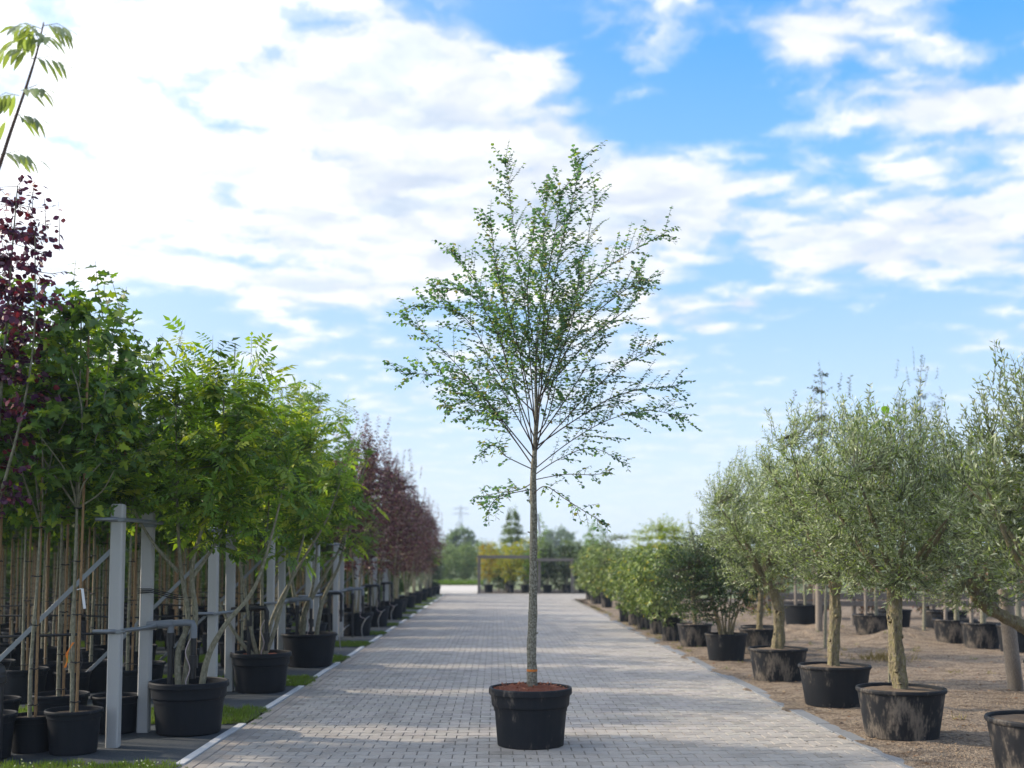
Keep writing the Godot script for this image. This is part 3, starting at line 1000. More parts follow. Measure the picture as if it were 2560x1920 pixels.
# ---------------------------------------------------------------- crowns
# s: centre, radii, from (points of the limbs that twigs start at), twigs, run (leafy length), step, len, wid, kind, colours [[Color, weight], ...], droop, lift, shell, gap
func crown(s: Dictionary, leaf_mat: Material, twig_mat: Material) -> ArrayMesh:
	rng.seed = s.get("seed", 1)
	var lb := Buf.new()
	var tb := Buf.new()
	var gaps := FastNoiseLite.new()
	gaps.seed = s.get("seed", 1)
	gaps.frequency = s.get("gap_freq", 1.6)
	gaps.fractal_octaves = 2
	var from: PackedVector3Array = s.from
	var kind: String = s.get("kind", "leaf")
	var outl := shape2(ROUND if kind == "round" else MAPLE if kind == "maple" else LONG)
	var n: int = s.twigs
	var done := 0
	var tries := 0
	var radii: Vector3 = s.radii
	var mid: Vector3 = s.centre
	var top: float = s.get("pointed", 0.0)
	while done < n and tries < n * 6:
		tries += 1
		var d := rand_dir()
		var rr := pow(rng.randf(), s.get("shell", 0.45))
		var p := mid + d * radii * rr
		if top > 0.0 and d.y > 0.0:
			p.x = mid.x + (p.x - mid.x) * (1.0 - top * d.y * rr)
			p.z = mid.z + (p.z - mid.z) * (1.0 - top * d.y * rr)
		if gaps.get_noise_3dv(p) < s.get("gap", -0.15):
			continue
		if p.y < s.get("floor", -99.0):
			continue
		done += 1
		p += rand_dir() * s.get("ragged", 0.08)
		var best := 1e9
		var q := from[0]
		for f in from:
			var cost := f.distance_squared_to(p) + maxf(0.0, f.y - p.y) * 0.6
			if cost < best:
				best = cost
				q = f
		var span := q.distance_to(p)
		var lift: float = s.get("lift", 0.15)
		var bend := q.lerp(p, 0.55) + Vector3(0, span * (-lift * 0.5), 0)
		var fwd := (p - bend).normalized()
		var tw: float = s.get("twig", 0.004)
		tb.tube(PackedVector3Array([q, bend, p]), PackedFloat32Array([tw * (0.6 + span), tw * 0.7, tw * 0.3]), 3, false)
		twig_leaves(lb, tb, s, kind, outl, p, bend, fwd)
	# long upright shoots that stand out of the crown
	for k in int(s.get("shoots", 0)):
		var a := rng.randf() * TAU
		var rr := sqrt(rng.randf()) * 0.75
		var o := mid + Vector3(cos(a) * radii.x * rr, radii.y * sqrt(1.0 - rr * rr) * 0.8, sin(a) * radii.z * rr)
		var l: float = s.get("shoot", 0.5) * rng.randf_range(0.5, 1.15)
		var tip := o + (Vector3.UP + rand_dir() * 0.28).normalized() * l
		var bend := o.lerp(tip, 0.5) + rand_dir() * 0.02
		tb.tube(PackedVector3Array([o, bend, tip]), PackedFloat32Array([0.004, 0.003, 0.0012]), 3, false)
		var old: float = s.run
		s.run = l * 0.5
		twig_leaves(lb, tb, s, kind, outl, tip, bend, (tip - bend).normalized())
		twig_leaves(lb, tb, s, kind, outl, bend, o, (bend - o).normalized())
		s.run = old
	var mesh := ArrayMesh.new()
	lb.put(mesh, leaf_mat)
	tb.t.clear()
	tb.put(mesh, twig_mat)
	return mesh

func pick(cols: Array) -> Color:
	var r := rng.randf()
	for q in cols:
		r -= q[1]
		if r <= 0.0:
			var k := rng.randf_range(0.72, 1.3)
			return Color(q[0].r * k, q[0].g * k, q[0].b * k)
	return cols[0][0]

func twig_leaves(lb: Buf, tb: Buf, s: Dictionary, kind: String, outl: PackedVector2Array, p: Vector3, bend: Vector3, fwd: Vector3) -> void:
	var run: float = s.run
	var step: float = s.step
	var m := int(run / step)
	var back := minf(run, p.distance_to(bend) * 1.6)
	var right := fwd.cross(Vector3.UP)
	if right.length() < 0.05:
		right = Vector3.RIGHT
	right = right.normalized().rotated(fwd, rng.randf() * TAU * s.get("spin", 1.0))
	var droop: float = s.get("droop", 0.25)
	var fw: float = s.get("fw", 0.7)
	var flatness: float = s.get("flat", 0.5)
	for e in m:
		var t := float(e) / m
		var at: Vector3 = p - fwd * (back * (1.0 - t)) + rand_dir() * s.get("fuzz", 0.012)
		var sd := right * (1.0 if e % 2 else -1.0)
		if s.get("spiral", false):
			sd = right.rotated(fwd, e * 2.4)
		var d := (fwd * fw + sd + Vector3.DOWN * droop + rand_dir() * 0.35).normalized()
		var nn := (Vector3.UP * flatness + rand_dir() * (1.05 - flatness)).normalized()
		if absf(nn.dot(d)) > 0.9:
			nn = d.cross(right).normalized()
		var l: float = s.len * rng.randf_range(0.65, 1.15)
		var w: float = s.wid * l / s.len
		match kind:
			"leaf":
				lb.leaf(at, d, nn, l, w, pick(s.colours))
			"pinnate":
				var rl: float = s.get("rachis", 0.24) * rng.randf_range(0.7, 1.15)
				var col := pick(s.colours)
				var side := d.cross(nn).normalized()
				var pairs: int = s.get("pairs", 4)
				var dn := Vector3.DOWN * 0.35
				tb.tube(PackedVector3Array([at, at + d * rl * 0.6, at + d * rl + dn * rl * 0.4]), PackedFloat32Array([0.0018, 0.0014, 0.0008]), 3, false)
				for k in pairs:
					var f := (k + 1.0) / (pairs + 0.6)
					var o: Vector3 = at + d * (rl * f) + dn * (rl * 0.4 * f * f)
					for g in [-1.0, 1.0]:
						lb.leaf(o, (side * g + d * 0.55 + dn * (0.6 + 0.5 * f) + rand_dir() * 0.15).normalized(), (nn + rand_dir() * 0.3).normalized(), l * (0.75 + 0.3 * f), w, col, 0.4)
				lb.leaf(at + d * rl + dn * rl * 0.4, (d + dn).normalized(), nn, l * 1.1, w, col, 0.4)
			_:
				lb.outline(at, d, nn, l, w, pick(s.colours), outl, rng.randf_range(0.0, 0.3))

# limbs that fan out from a point, as bark, with points along them for the twigs
func fan(tb: Buf, base: Vector3, aim: Array, r0: float, r1: float, seedling: int, keep: PackedVector3Array) -> PackedVector3Array:
	rng.seed = seedling
	for a in aim:
		var tip: Vector3 = a
		var mid := base.lerp(tip, 0.5) + rand_dir() * base.distance_to(tip) * 0.12 + Vector3.UP * base.distance_to(tip) * 0.05
		var line := smooth_line(PackedVector3Array([base, mid, tip]), 4)
		tb.tube(line, taper(line.size(), r0, r1), 6, false)
		for k in range(2, line.size()):
			keep.append(line[k])
	return keep

# ---------------------------------------------------------------- the tree in the middle of the road
func main_tree() -> void:
	var root := thing("potted_tree", Vector3(0.31, 0, -9.55), "tall young tree with airy round-leaved crown in black tub, alone in mid-road", "potted tree")
	add_pot(root, "tub", 0.365, 0.5, "pot_scuffed", "mulch", 0.955, 0.035)
	var tp := smooth_line(pts([[0.012, 0.40, 0], [0.015, 0.50, 0], [0.014, 0.66, 0.004], [0.010, 0.84, 0], [0.022, 1.136, -0.006], [0.025, 1.435, 0], [0.030, 2.0, 0.005], [0.026, 2.32, 0], [0.042, 2.6, 0], [0.055, 2.9, 0], [0.05, 3.3, 0.01], [0.07, 3.8, 0]]), 4)
	var tr := PackedFloat32Array()
	for p in tp:
		var f := (p.y - 0.5) / 2.4
		tr.append(lerpf(0.0445, 0.0235, clampf(f, 0.0, 1.0)) * (1.0 + 0.10 * exp(-pow((p.y - 0.5) / 0.06, 2.0)) + 0.05 * sin(p.y * 23.0)) if p.y < 2.5 else maxf(0.004, 0.0225 - 0.014 * (p.y - 2.5)))
	var b := Buf.new()
	b.tube(tp, tr, 14, true, 0.05)
	# little spurs and knots
	rng.seed = 300
	for k in 16:
		var y := rng.randf_range(0.55, 2.3)
		var a := rng.randf() * TAU
		var d := Vector3(cos(a), 0.4, sin(a)).normalized()
		var o := Vector3(0.02, y, 0)
		b.tube(PackedVector3Array([o + d * 0.02, o + d * 0.042, o + d * rng.randf_range(0.046, 0.058)]), PackedFloat32Array([0.008, 0.006, 0.003]), 5)
	part("trunk", one(b, M.bark), root)
	var ch := Buf.new()
	for k in 420:
		var a := rng.randf() * TAU
		var r := sqrt(rng.randf()) * 0.325
		var l := rng.randf_range(0.012, 0.04)
		ch.leaf(Vector3(cos(a) * r, 0.482 + 0.034 * (1.0 - r * r / 0.106) + rng.randf_range(-0.004, 0.012), sin(a) * r), rand_dir(0.1), rand_dir(0.8), l, l * 0.35, Color(0.2, 0.065, 0.035).lerp(Color(0.5, 0.21, 0.12), rng.randf()))
	part("bark_chips", one(ch, M.litter), root).set_meta("kind", "stuff")
	var band := Buf.new()
	var rr := 0.0465
	band.lathe(PackedVector2Array([Vector2(rr, 0.0), Vector2(rr + 0.001, 0.002), Vector2(rr + 0.001, 0.018), Vector2(rr, 0.02)]), 16)
	part("orange_band", one(band, M.orange_paint), root, null, Vector3(0.0145, 0.635, 0.002))
	var tg := Buf.new()
	tg.box(Vector3(0.075, 1.93, 0.03), Vector3(0.018, 0.17, 0.0012), 0.0004, Basis.from_euler(Vector3(0.05, 0.3, 0.14)))
	tg.tube(pts([[0.04, 2.02, 0.02], [0.06, 2.02, 0.03], [0.064, 2.01, 0.03]]), taper(3, 0.002, 0.002), 4)
	part("label_tag", one(tg, M.white_tag), root)
	var spec := {"run": 0.34, "step": 0.0215, "len": 0.037, "wid": 0.033, "droop": 0.2, "fw": 0.45, "flat": 0.74, "fuzz": 0.008, "spin": 0.12,
		"colours": [[Color(0.105, 0.2, 0.135), 0.5], [Color(0.14, 0.25, 0.11), 0.28], [Color(0.29, 0.37, 0.09), 0.16], [Color(0.36, 0.3, 0.11), 0.06]]}
	var lb := Buf.new()
	var tb := Buf.new()
	var outl := shape2(ROUND)
	for k in LIMBS.size():
		var line := PackedVector3Array()
		var away := rng.randf_range(0.35, 1.0) * (1.0 if k % 2 else -1.0)
		var raw: PackedStringArray = LIMBS[k].split(" ")
		for q in raw.size():
			var xy := raw[q].split_floats(",")
			var f := float(q) / (raw.size() - 1)
			var dz := away * f * (1.0 if absf(xy[0]) < 0.6 else 0.6)
			var near := 1.0 - dz / 9.55  # the limbs' reach as read from the photo holds at the trunk's distance
			line.append(Vector3((xy[0] + 0.31) * near - 0.31, 1.59 + (xy[1] - 1.59) * near, dz))
		var upright := line[line.size() - 1].y - line[0].y > 0.6
		if upright:
			line[0].y = minf(2.42 + (k % 8) * 0.12, line[1].y - 0.25)
			line[0].x = 0.04 + (line[0].y - 2.4) * 0.04
		else:
			line[0] = Vector3(0.03, line[0].y - 0.02, 0)
		for q in range(1, line.size() - 1):
			line[q] += Vector3(rng.randf_range(-0.03, 0.03), rng.randf_range(-0.03, 0.03), 0)
		var sm := smooth_line(line, 6)
		var bl := Buf.new()
		var r0 := 0.0068 if upright else 0.005
		bl.tube(sm, taper(sm.size(), r0, 0.0022), 6)
		part("branch", one(bl, M.twig), root)
		var length := 0.0
		for q in sm.size() - 1:
			length += sm[q].distance_to(sm[q + 1])
		var low := line[line.size() - 1].y < 2.75
		var count := int(length * (17.0 if low else 23.0))
		for e in count:
			var f := 0.22 + 0.78 * (e + rng.randf()) / count
			var x := f * (sm.size() - 1)
			var q := mini(int(x), sm.size() - 2)
			var o := sm[q].lerp(sm[q + 1], x - q)
			var along := (sm[q + 1] - sm[q]).normalized()
			var out := along.cross(Vector3.UP).normalized().rotated(along, rng.randf() * TAU)
			var span := lerpf(0.50, 0.2, f) * rng.randf_range(0.6, 1.25) * (0.5 if low else 1.0)
			var tip := o + (along * 0.75 + out * 0.75 + Vector3.UP * 0.1).normalized() * span
			var bend := o.lerp(tip, 0.4) + Vector3.UP * 0.015
			tb.tube(PackedVector3Array([o, bend, tip]), PackedFloat32Array([0.0026, 0.002, 0.001]), 3, false)
			spec.run = span * 0.95
			twig_leaves(lb, tb, spec, "round", outl, tip, bend, (tip - bend).normalized())
		spec.run = 0.3
		var m := sm.size()
		twig_leaves(lb, tb, spec, "round", outl, sm[m - 1], sm[m - 3], (sm[m - 1] - sm[m - 3]).normalized())
	var mesh := ArrayMesh.new()
	lb.put(mesh, M.leaf_round)
	tb.t.clear()
	tb.put(mesh, M.twig)
	part("crown", mesh, root).set_meta("kind", "stuff")

# ---------------------------------------------------------------- trees along the left road edge
func stems(root: Node3D, lines: Array, r0: float, m: Material) -> PackedVector3Array:
	var keep := PackedVector3Array()
	for l in lines:
		var line := smooth_line(pts(l), 5)
		var b := Buf.new()
		b.tube(line, taper(line.size(), r0 * (1.0 if l[0][1] < 0.6 else 0.55), r0 * 0.16), 9, true, 0.06)
		part("stem", one(b, m), root)
		for k in range(int(line.size() * 0.4), line.size()):
			keep.append(line[k])
	return keep

func roadside_trees() -> void:
	var green := [[Color(0.16, 0.27, 0.06), 0.42], [Color(0.27, 0.38, 0.07), 0.34], [Color(0.42, 0.47, 0.08), 0.18], [Color(0.08, 0.14, 0.045), 0.06]]
	# the nearest: two bent stems and a thin one leaning over the road
	var t1 := thing("potted_tree", Vector3(-2.88, 0, -10.3), "green multi-stemmed tree in ribbed black tub, nearest along the left road edge", "potted tree", "green trees along the left kerb")
	add_pot(t1, "tub", 0.365, 0.48, "pot_clean", "soil", 0.85, 0.02)
	var k1 := stems(t1, [
		[[-0.08, 0.35, 0.05], [-0.10, 0.75, 0.03], [-0.02, 1.05, 0.0], [-0.10, 1.55, 0.0], [-0.16, 2.2, -0.05], [-0.2, 3.1, -0.1]],
		[[-0.05, 0.36, 0.0], [-0.0, 0.8, 0.0], [0.05, 1.1, 0.0], [0.02, 1.5, 0.05], [0.12, 1.9, 0.1], [0.3, 2.5, 0.15], [0.32, 3.2, 0.15]],
		[[-0.12, 1.5, 0.0], [-0.35, 1.8, 0.1], [-0.55, 2.2, 0.15], [-0.7, 2.8, 0.2]],
		[[0.13, 0.36, 0.08], [0.2, 0.7, 0.12], [0.36, 1.0, 0.15], [0.62, 1.35, 0.1], [0.78, 1.9, 0.05], [0.9, 2.5, 0.0]],
		[[0.03, 1.45, 0.05], [0.25, 1.9, -0.2], [0.45, 2.5, -0.35]]], 0.034, M.stem_bark)
	part("crown", crown({"seed": 401, "floor": 1.78, "centre": Vector3(0.05, 2.62, 0), "radii": Vector3(0.98, 1.0, 0.85), "from": k1, "twigs": 205, "run": 0.34, "step": 0.085, "len": 0.105, "wid": 0.044, "kind": "pinnate", "rachis": 0.2, "pairs": 4, "colours": green, "droop": 0.08, "flat": 0.65, "gap_freq": 1.1, "gap": -0.06, "lift": 0.3, "ragged": 0.15, "shoots": 12, "shoot": 0.5}, M.leaf_green, M.green_twig), t1).set_meta("kind", "stuff")
	var t2 := thing("potted_tree", Vector3(-2.91, 0, -13.56), "green tree with five spreading stems from one base, second tub along left road edge", "potted tree", "green trees along the left kerb")
	add_pot(t2, "tub", 0.375, 0.48, "pot_clean", "mulch", 0.9, 0.02)
	var k2 := stems(t2, [
		[[-0.03, 0.38, 0], [-0.12, 0.75, 0.05], [-0.2, 1.3, 0.1], [-0.35, 2.0, 0.1], [-0.45, 3.0, 0.1]],
		[[0.0, 0.38, 0], [0.0, 0.8, -0.05], [-0.02, 1.5, -0.1], [0.05, 2.3, -0.1], [0.0, 3.4, 0.0]],
		[[0.03, 0.38, 0.03], [0.16, 0.7, 0.05], [0.28, 1.1, 0.1], [0.45, 1.6, 0.1], [0.6, 2.3, 0.1], [0.6, 3.0, 0.1]],
		[[0.02, 0.38, -0.02], [0.12, 0.9, -0.1], [0.4, 1.5, -0.2], [0.75, 2.1, -0.2], [0.95, 2.6, -0.1]],
		[[-0.02, 0.38, 0.0], [-0.25, 0.62, 0.05], [-0.5, 1.1, 0.1], [-0.65, 1.8, 0.2]]], 0.032, M.stem_bark)
	part("crown", crown({"seed": 402, "floor": 1.7, "centre": Vector3(0.1, 2.65, 0), "radii": Vector3(1.02, 1.25, 0.9), "from": k2, "twigs": 215, "run": 0.34, "step": 0.085, "len": 0.105, "wid": 0.044, "kind": "pinnate", "rachis": 0.2, "pairs": 4, "colours": green, "droop": 0.08, "flat": 0.65, "gap_freq": 1.1, "gap": -0.06, "lift": 0.3, "ragged": 0.15, "shoots": 12, "shoot": 0.5}, M.leaf_green, M.green_twig), t2).set_meta("kind", "stuff")
	var t3 := thing("potted_tree", Vector3(-2.87, 0, -16.83), "green tree with low-forked pale stems, third tub along the left road edge", "potted tree", "green trees along the left kerb")
	add_pot(t3, "bowl", 0.43, 0.5, "pot_clean", "soil", 0.9, 0.02)
	var k3 := stems(t3, [
		[[-0.12, 0.4, 0], [-0.1, 0.8, 0], [0.05, 1.2, 0.05], [0.12, 1.9, 0.1], [0.1, 3.0, 0.1]],
		[[-0.1, 0.4, 0.03], [-0.02, 0.9, 0.05], [0.25, 1.4, 0.1], [0.5, 1.9, 0.1], [0.7, 2.8, 0.1]],
		[[0.1, 0.4, 0], [0.2, 1.0, 0], [0.45, 1.6, -0.1], [0.6, 2.4, -0.1], [0.9, 3.3, -0.1]],
		[[-0.12, 0.5, 0], [-0.3, 1.3, -0.1], [-0.4, 2.2, -0.1], [-0.4, 3.2, -0.1]]], 0.038, M.stem_bark)
	part("crown", crown({"seed": 403, "floor": 1.65, "centre": Vector3(0.0, 2.75, 0), "radii": Vector3(1.0, 1.35, 1.0), "from": k3, "twigs": 215, "run": 0.36, "step": 0.085, "len": 0.115, "wid": 0.048, "kind": "pinnate", "rachis": 0.22, "pairs": 4, "colours": green, "droop": 0.08, "flat": 0.65, "gap_freq": 1.1, "gap": -0.06, "lift": 0.3, "ragged": 0.18, "shoots": 14, "shoot": 0.55}, M.leaf_green, M.green_twig), t3).set_meta("kind", "stuff")
	# purple-leaved trees further down the kerb
	var purple := [[Color(0.075, 0.032, 0.04), 0.42], [Color(0.16, 0.07, 0.07), 0.28], [Color(0.32, 0.2, 0.18), 0.16], [Color(0.17, 0.18, 0.05), 0.14]]
	var protos := []
	var order := ["first", "second", "third", "fourth", "fifth", "sixth", "seventh", "eighth", "ninth"]
	var spots := [[-3.04, -23.8, 1.0], [-3.0, -27.1, 0.97], [-2.92, -30.6, 0.9], [-3.08, -34.0, 0.93], [-3.05, -37.4, 0.88], [-3.05, -40.8, 0.92], [-3.05, -44.3, 0.86], [-3.05, -47.8, 0.9], [-3.05, -51.2, 0.84]]
	for k in spots.size():
		var q: Array = spots[k]
		var label: String = "purple-leaved tree in black tub by left kerb, %s of the purple row" % order[k]
		if k < 3:
			var o := thing("purple_tree", Vector3(q[0], 0, q[1]), label, "potted tree", "purple-leaved trees along the left kerb")
			add_pot(o, "tub" if k != 1 else "bowl", 0.375, 0.5, "pot_clean", "soil", 0.9, 0.02)
			rng.seed = 420 + k
			var ls := []
			for e in 4:
				var a := TAU * e / 4.0 + rng.randf()
				var cx := cos(a)
				var cz := sin(a)
				var lean := rng.randf_range(0.18, 0.5)
				ls.append([[cx * 0.04, 0.4, cz * 0.04], [cx * lean * 0.3, 1.0, cz * lean * 0.3], [cx * lean * 0.7, 1.9, cz * lean * 0.7], [cx * lean, 2.9, cz * lean], [cx * lean * 1.05, 3.6, cz * lean * 1.05]])
			var kp := stems(o, ls, 0.028, M.stem_bark)
			part("crown", crown({"seed": 430 + k, "centre": Vector3(0.05, 2.95, 0), "radii": Vector3(1.05, 1.8, 1.05), "pointed": 0.45, "from": kp, "twigs": 760, "run": 0.3, "step": 0.032, "len": 0.07, "wid": 0.042, "kind": "leaf", "colours": purple, "droop": 0.7, "flat": 0.35, "gap": -0.3, "lift": -0.2, "ragged": 0.12, "shoots": 12, "shoot": 0.6}, M.leaf_purple, M.purple_twig), o).set_meta("kind", "stuff")
			if k == 0:
				# a stray bright green shoot in the first of them
				rng.seed = 439
				part("green_shoot", crown({"seed": 440, "centre": Vector3(0.35, 2.25, 0.7), "radii": Vector3(0.25, 0.5, 0.2), "from": PackedVector3Array([Vector3(0.2, 1.2, 0.3), Vector3(0.3, 1.8, 0.55)]), "twigs": 14, "run": 0.25, "step": 0.08, "len": 0.085, "wid": 0.035, "kind": "pinnate", "rachis": 0.2, "pairs": 3, "colours": green, "flat": 0.6}, M.leaf_green, M.green_twig), o).set_meta("kind", "stuff")
			protos.append(o)
		else:
			copy(protos[k % 3], Vector3(q[0], 0, q[1]), k * 1.3, q[2], label)
	# dark round evergreens where the row ends
	var dark := [[Color(0.02, 0.055, 0.025), 0.6], [Color(0.035, 0.085, 0.035), 0.4]]
	var ev := thing("evergreen_shrub", Vector3(-3.0, 0, -54.2), "dark evergreen shrub in black pot at far end of the left row", "shrub", "dark evergreens at the end of the left row")
	add_pot(ev, "bucket", 0.3, 0.42, "pot_clean", "soil")
	part("crown", crown({"seed": 450, "centre": Vector3(0, 1.15, 0), "radii": Vector3(0.62, 0.85, 0.62), "from": pts([[0, 0.4, 0], [0, 0.8, 0], [0, 1.2, 0], [0, 1.6, 0]]), "twigs": 330, "run": 0.22, "step": 0.03, "len": 0.06, "wid": 0.02, "colours": dark, "shell": 0.35, "gap": -0.5, "spiral": true}, M.leaf_glossy, M.twig), ev).set_meta("kind", "stuff")
	copy(ev, Vector3(-3.25, 0, -57.0), 1.0, 1.15, "larger dark evergreen shrub in black pot, behind the last left evergreen")
	copy(ev, Vector3(-3.6, 0, -60.5), 2.0, 1.25, "dark evergreen shrub in black pot beside the far pale road")

# ---------------------------------------------------------------- the block of staked young trees on the left
func standard_proto(k: int) -> Node3D:
	var o := thing("staked_tree", Vector3(0, 0, -200 - k), "x", "potted tree", "staked young trees in the left pot beds")
	add_pot(o, "bucket", [0.235, 0.21, 0.265, 0.24][k], [0.36, 0.33, 0.38, 0.36][k], "pot_clean", "soil", 0.88, 0.015)
	rng.seed = 500 + k
	var sway := rng.randf_range(-0.05, 0.05)
	var line := smooth_line(pts([[-0.02, 0.25, 0], [-0.02, 0.8, 0.01], [sway * 0.5, 1.6, 0.02], [sway, 2.6, 0.0], [sway * 1.2, 3.7, 0.0]]), 5)
	var b := Buf.new()
	b.tube(line, taper(line.size(), 0.021, 0.006), 8, true, 0.05)
	part("trunk", one(b, M.stem_bark), o)
	var cb := Buf.new()
	var cl := PackedVector3Array()
	var cr := PackedFloat32Array()
	var lean := rng.randf_range(0.01, 0.05)
	for e in 23:
		cl.append(Vector3(0.03 + lean * e / 22.0, 0.22 + 3.3 * e / 22.0, 0.012))
		cr.append(0.0125 - 0.003 * e / 22.0 + (0.0016 if e % 2 else 0.0))
	cb.tube(cl, cr, 8)
	part("bamboo_cane", one(cb, M.cane), o)
	for e in 5:
		var y: float = [0.42, 0.75, 1.15, 1.6, 2.05][e]
		var tbuf := Buf.new()
		var ring := PackedVector3Array()
		for a in 13:
			ring.append(Vector3(0.008 + cos(TAU * a / 12.0) * 0.046, y + 0.004 * sin(a * 2.0), 0.006 + sin(TAU * a / 12.0) * 0.026))
		tbuf.tube(ring, taper(13, 0.0055, 0.0055), 5)
		part("tie", one(tbuf, M.tie), o)
	var keep := PackedVector3Array()
	for e in range(10, line.size()):
		keep.append(line[e])
	var fb := Buf.new()
	var aims := []
	for e in 9:
		var a := e * 2.4 + rng.randf()
		var y := rng.randf_range(2.3, 3.6)
		var r := rng.randf_range(0.25, 0.55) * (1.0 if y < 3.2 else 0.6)
		aims.append(Vector3(cos(a) * r, y, sin(a) * r))
	keep = fan(fb, Vector3(sway, 2.05, 0), aims, 0.010, 0.003, 510 + k, keep)
	fb.t.clear()
	var green := [[Color(0.10, 0.18, 0.06), 0.46], [Color(0.16, 0.26, 0.06), 0.33], [Color(0.28, 0.36, 0.06), 0.16], [Color(0.06, 0.12, 0.05), 0.05]]
	var cm := crown({"seed": 520 + k, "centre": Vector3(sway, 3.0, 0), "radii": Vector3(0.62, 1.05, 0.62), "pointed": 0.3, "from": keep, "twigs": 170, "run": 0.3, "step": 0.042, "len": 0.10, "wid": 0.10, "kind": "maple", "colours": green, "droop": 0.55, "flat": 0.55, "gap": -0.25, "lift": 0.2, "ragged": 0.12, "shoots": 7, "shoot": 0.55}, M.leaf_green, M.green_twig)
	fb.put(cm, M.stem_bark)
	part("crown", cm, o).set_meta("kind", "stuff")
	return o

func nursery_block() -> void:
	var protos := []
	for k in 4:
		protos.append(standard_proto(k))
	var used := [false, false, false, false]
	rng.seed = 540
	var nth := ["first", "second", "third", "fourth", "fifth", "sixth", "seventh", "eighth", "ninth", "tenth", "eleventh", "twelfth", "thirteenth", "fourteenth", "fifteenth", "sixteenth", "seventeenth", "eighteenth", "nineteenth", "twentieth"]
	# hand-set trees of the two nearest beds: x, z, prototype, size, label
	var hand := [
		[-3.54, -9.23, 0, 1.0, "staked green tree with white paper tag and orange ribbon, beside the nearest concrete post"],
		[-3.92, -9.3, 1, 0.92, "staked green tree in black pot by the lower left picture corner"],
		[-4.05, -10.22, 2, 0.98, "staked green tree behind the one with the orange ribbon, white mark on its cane"],
		[-3.57, -10.33, 3, 0.95, "staked green tree whose pot is half hidden by the nearest concrete post"],
		[-4.24, -12.68, 0, 1.0, "staked tree with dark trunk seen between the nearest pair of concrete posts"],
		[-4.90, -12.69, 1, 1.0, "staked green tree in the second bed, middle of three at the left"],
		[-5.39, -12.55, 2, 1.0, "staked green tree in the second bed, leftmost of three at the left"],
		[-4.55, -9.95, 3, 1.0, "staked green tree at the left picture edge, rear row of nearest bed"]]
	for q in hand:
		place_standard(protos, used, q[2], Vector3(q[0], 0, q[1]), rng.randf_range(-0.3, 0.3), q[3], q[4])
	for bed in range(0, 8):
		for row in 2:
			var z: float = bed_front(bed) - [0.62, 1.65][row]
			var edge: float = z * 0.475 - 1.2
			var x: float = -3.72 - row * 0.28
			if bed == 0:
				x = -5.0 - row * 0.25
				edge = -6.0
			elif bed == 1:
				x = -3.75 if row else -5.95
				edge = -7.0
			var n := 0
			var skip: int = [[2, 3], [3, 0]][bed][row] if bed < 2 else 0
			while x > edge and n + skip < 20:
				var size := rng.randf_range(0.9, 1.07)
				var label := "staked young tree, pot bed %s from the front, %s row, %s from the road" % [nth[bed], ["front", "rear"][row], nth[n + skip]]
				place_standard(protos, used, rng.randi_range(0, 3), Vector3(x + rng.randf_range(-0.06, 0.06), 0, z + rng.randf_range(-0.08, 0.08)), rng.randf() * TAU, size, label)
				x -= rng.randf_range(0.56, 0.74)
				n += 1
	# tall purple tree at the left picture edge
	var pu := thing("purple_tree", Vector3(-4.16, 0, -8.98), "tall dark red-purple tree cut by the left picture edge", "potted tree")
	add_pot(pu, "bucket", 0.24, 0.36, "pot_clean", "soil", 0.88, 0.015)
	var kp := stems(pu, [[[0, 0.25, 0], [0.02, 1.2, 0], [0.03, 2.4, 0.0], [0.08, 3.6, 0], [0.14, 4.75, 0]], [[0.03, 2.0, 0], [0.25, 2.7, 0.1], [0.35, 3.4, 0.1], [0.34, 4.3, 0.1]], [[0.02, 2.0, 0], [-0.3, 2.8, 0.1], [-0.4, 3.8, 0.1]]], 0.026, M.stem_bark)
	var purple := [[Color(0.075, 0.026, 0.065), 0.52], [Color(0.12, 0.03, 0.06), 0.34], [Color(0.22, 0.04, 0.05), 0.14]]
	part("crown", crown({"seed": 560, "centre": Vector3(0.1, 3.4, 0), "radii": Vector3(0.52, 1.5, 0.52), "pointed": 0.35, "from": kp, "twigs": 360, "run": 0.26, "step": 0.04, "len": 0.062, "wid": 0.044, "kind": "long", "colours": purple, "droop": 0.8, "flat": 0.3, "gap": -0.05, "gap_freq": 2.2, "ragged": 0.16, "shoots": 10, "shoot": 0.5}, M.leaf_purple, M.purple_twig), pu).set_meta("kind", "stuff")
	# tree at the left just outside the picture, one long shoot with big leaves reaching in
	var sh := thing("potted_tree", Vector3(-3.55, 0, -6.2), "pale green shoot with big drooping leaflets reaching into the upper left corner", "potted tree")
	add_pot(sh, "bucket", 0.3, 0.42, "pot_clean", "soil")
	var base := stems(sh, [[[0, 0.3, 0], [0.0, 1.5, 0], [0.1, 2.8, 0], [0.4, 3.5, 0], [0.62, 3.78, 0], [0.74, 4.1, 0.02], [0.86, 4.5, 0.02], [0.91, 4.74, 0.02]], [[0.0, 1.5, 0], [-0.4, 2.4, 0.1], [-0.5, 3.3, 0.1]]], 0.024, M.purple_twig)
	var green := [[Color(0.3, 0.35, 0.22), 0.6], [Color(0.36, 0.42, 0.22), 0.4]]
	part("crown", crown({"seed": 570, "centre": Vector3(-0.45, 2.9, 0), "radii": Vector3(0.6, 0.9, 0.6), "from": base, "twigs": 70, "run": 0.34, "step": 0.1, "len": 0.12, "wid": 0.045, "kind": "pinnate", "rachis": 0.26, "pairs": 4, "colours": green, "flat": 0.6}, M.leaf_green, M.green_twig), sh).set_meta("kind", "stuff")
	rng.seed = 571
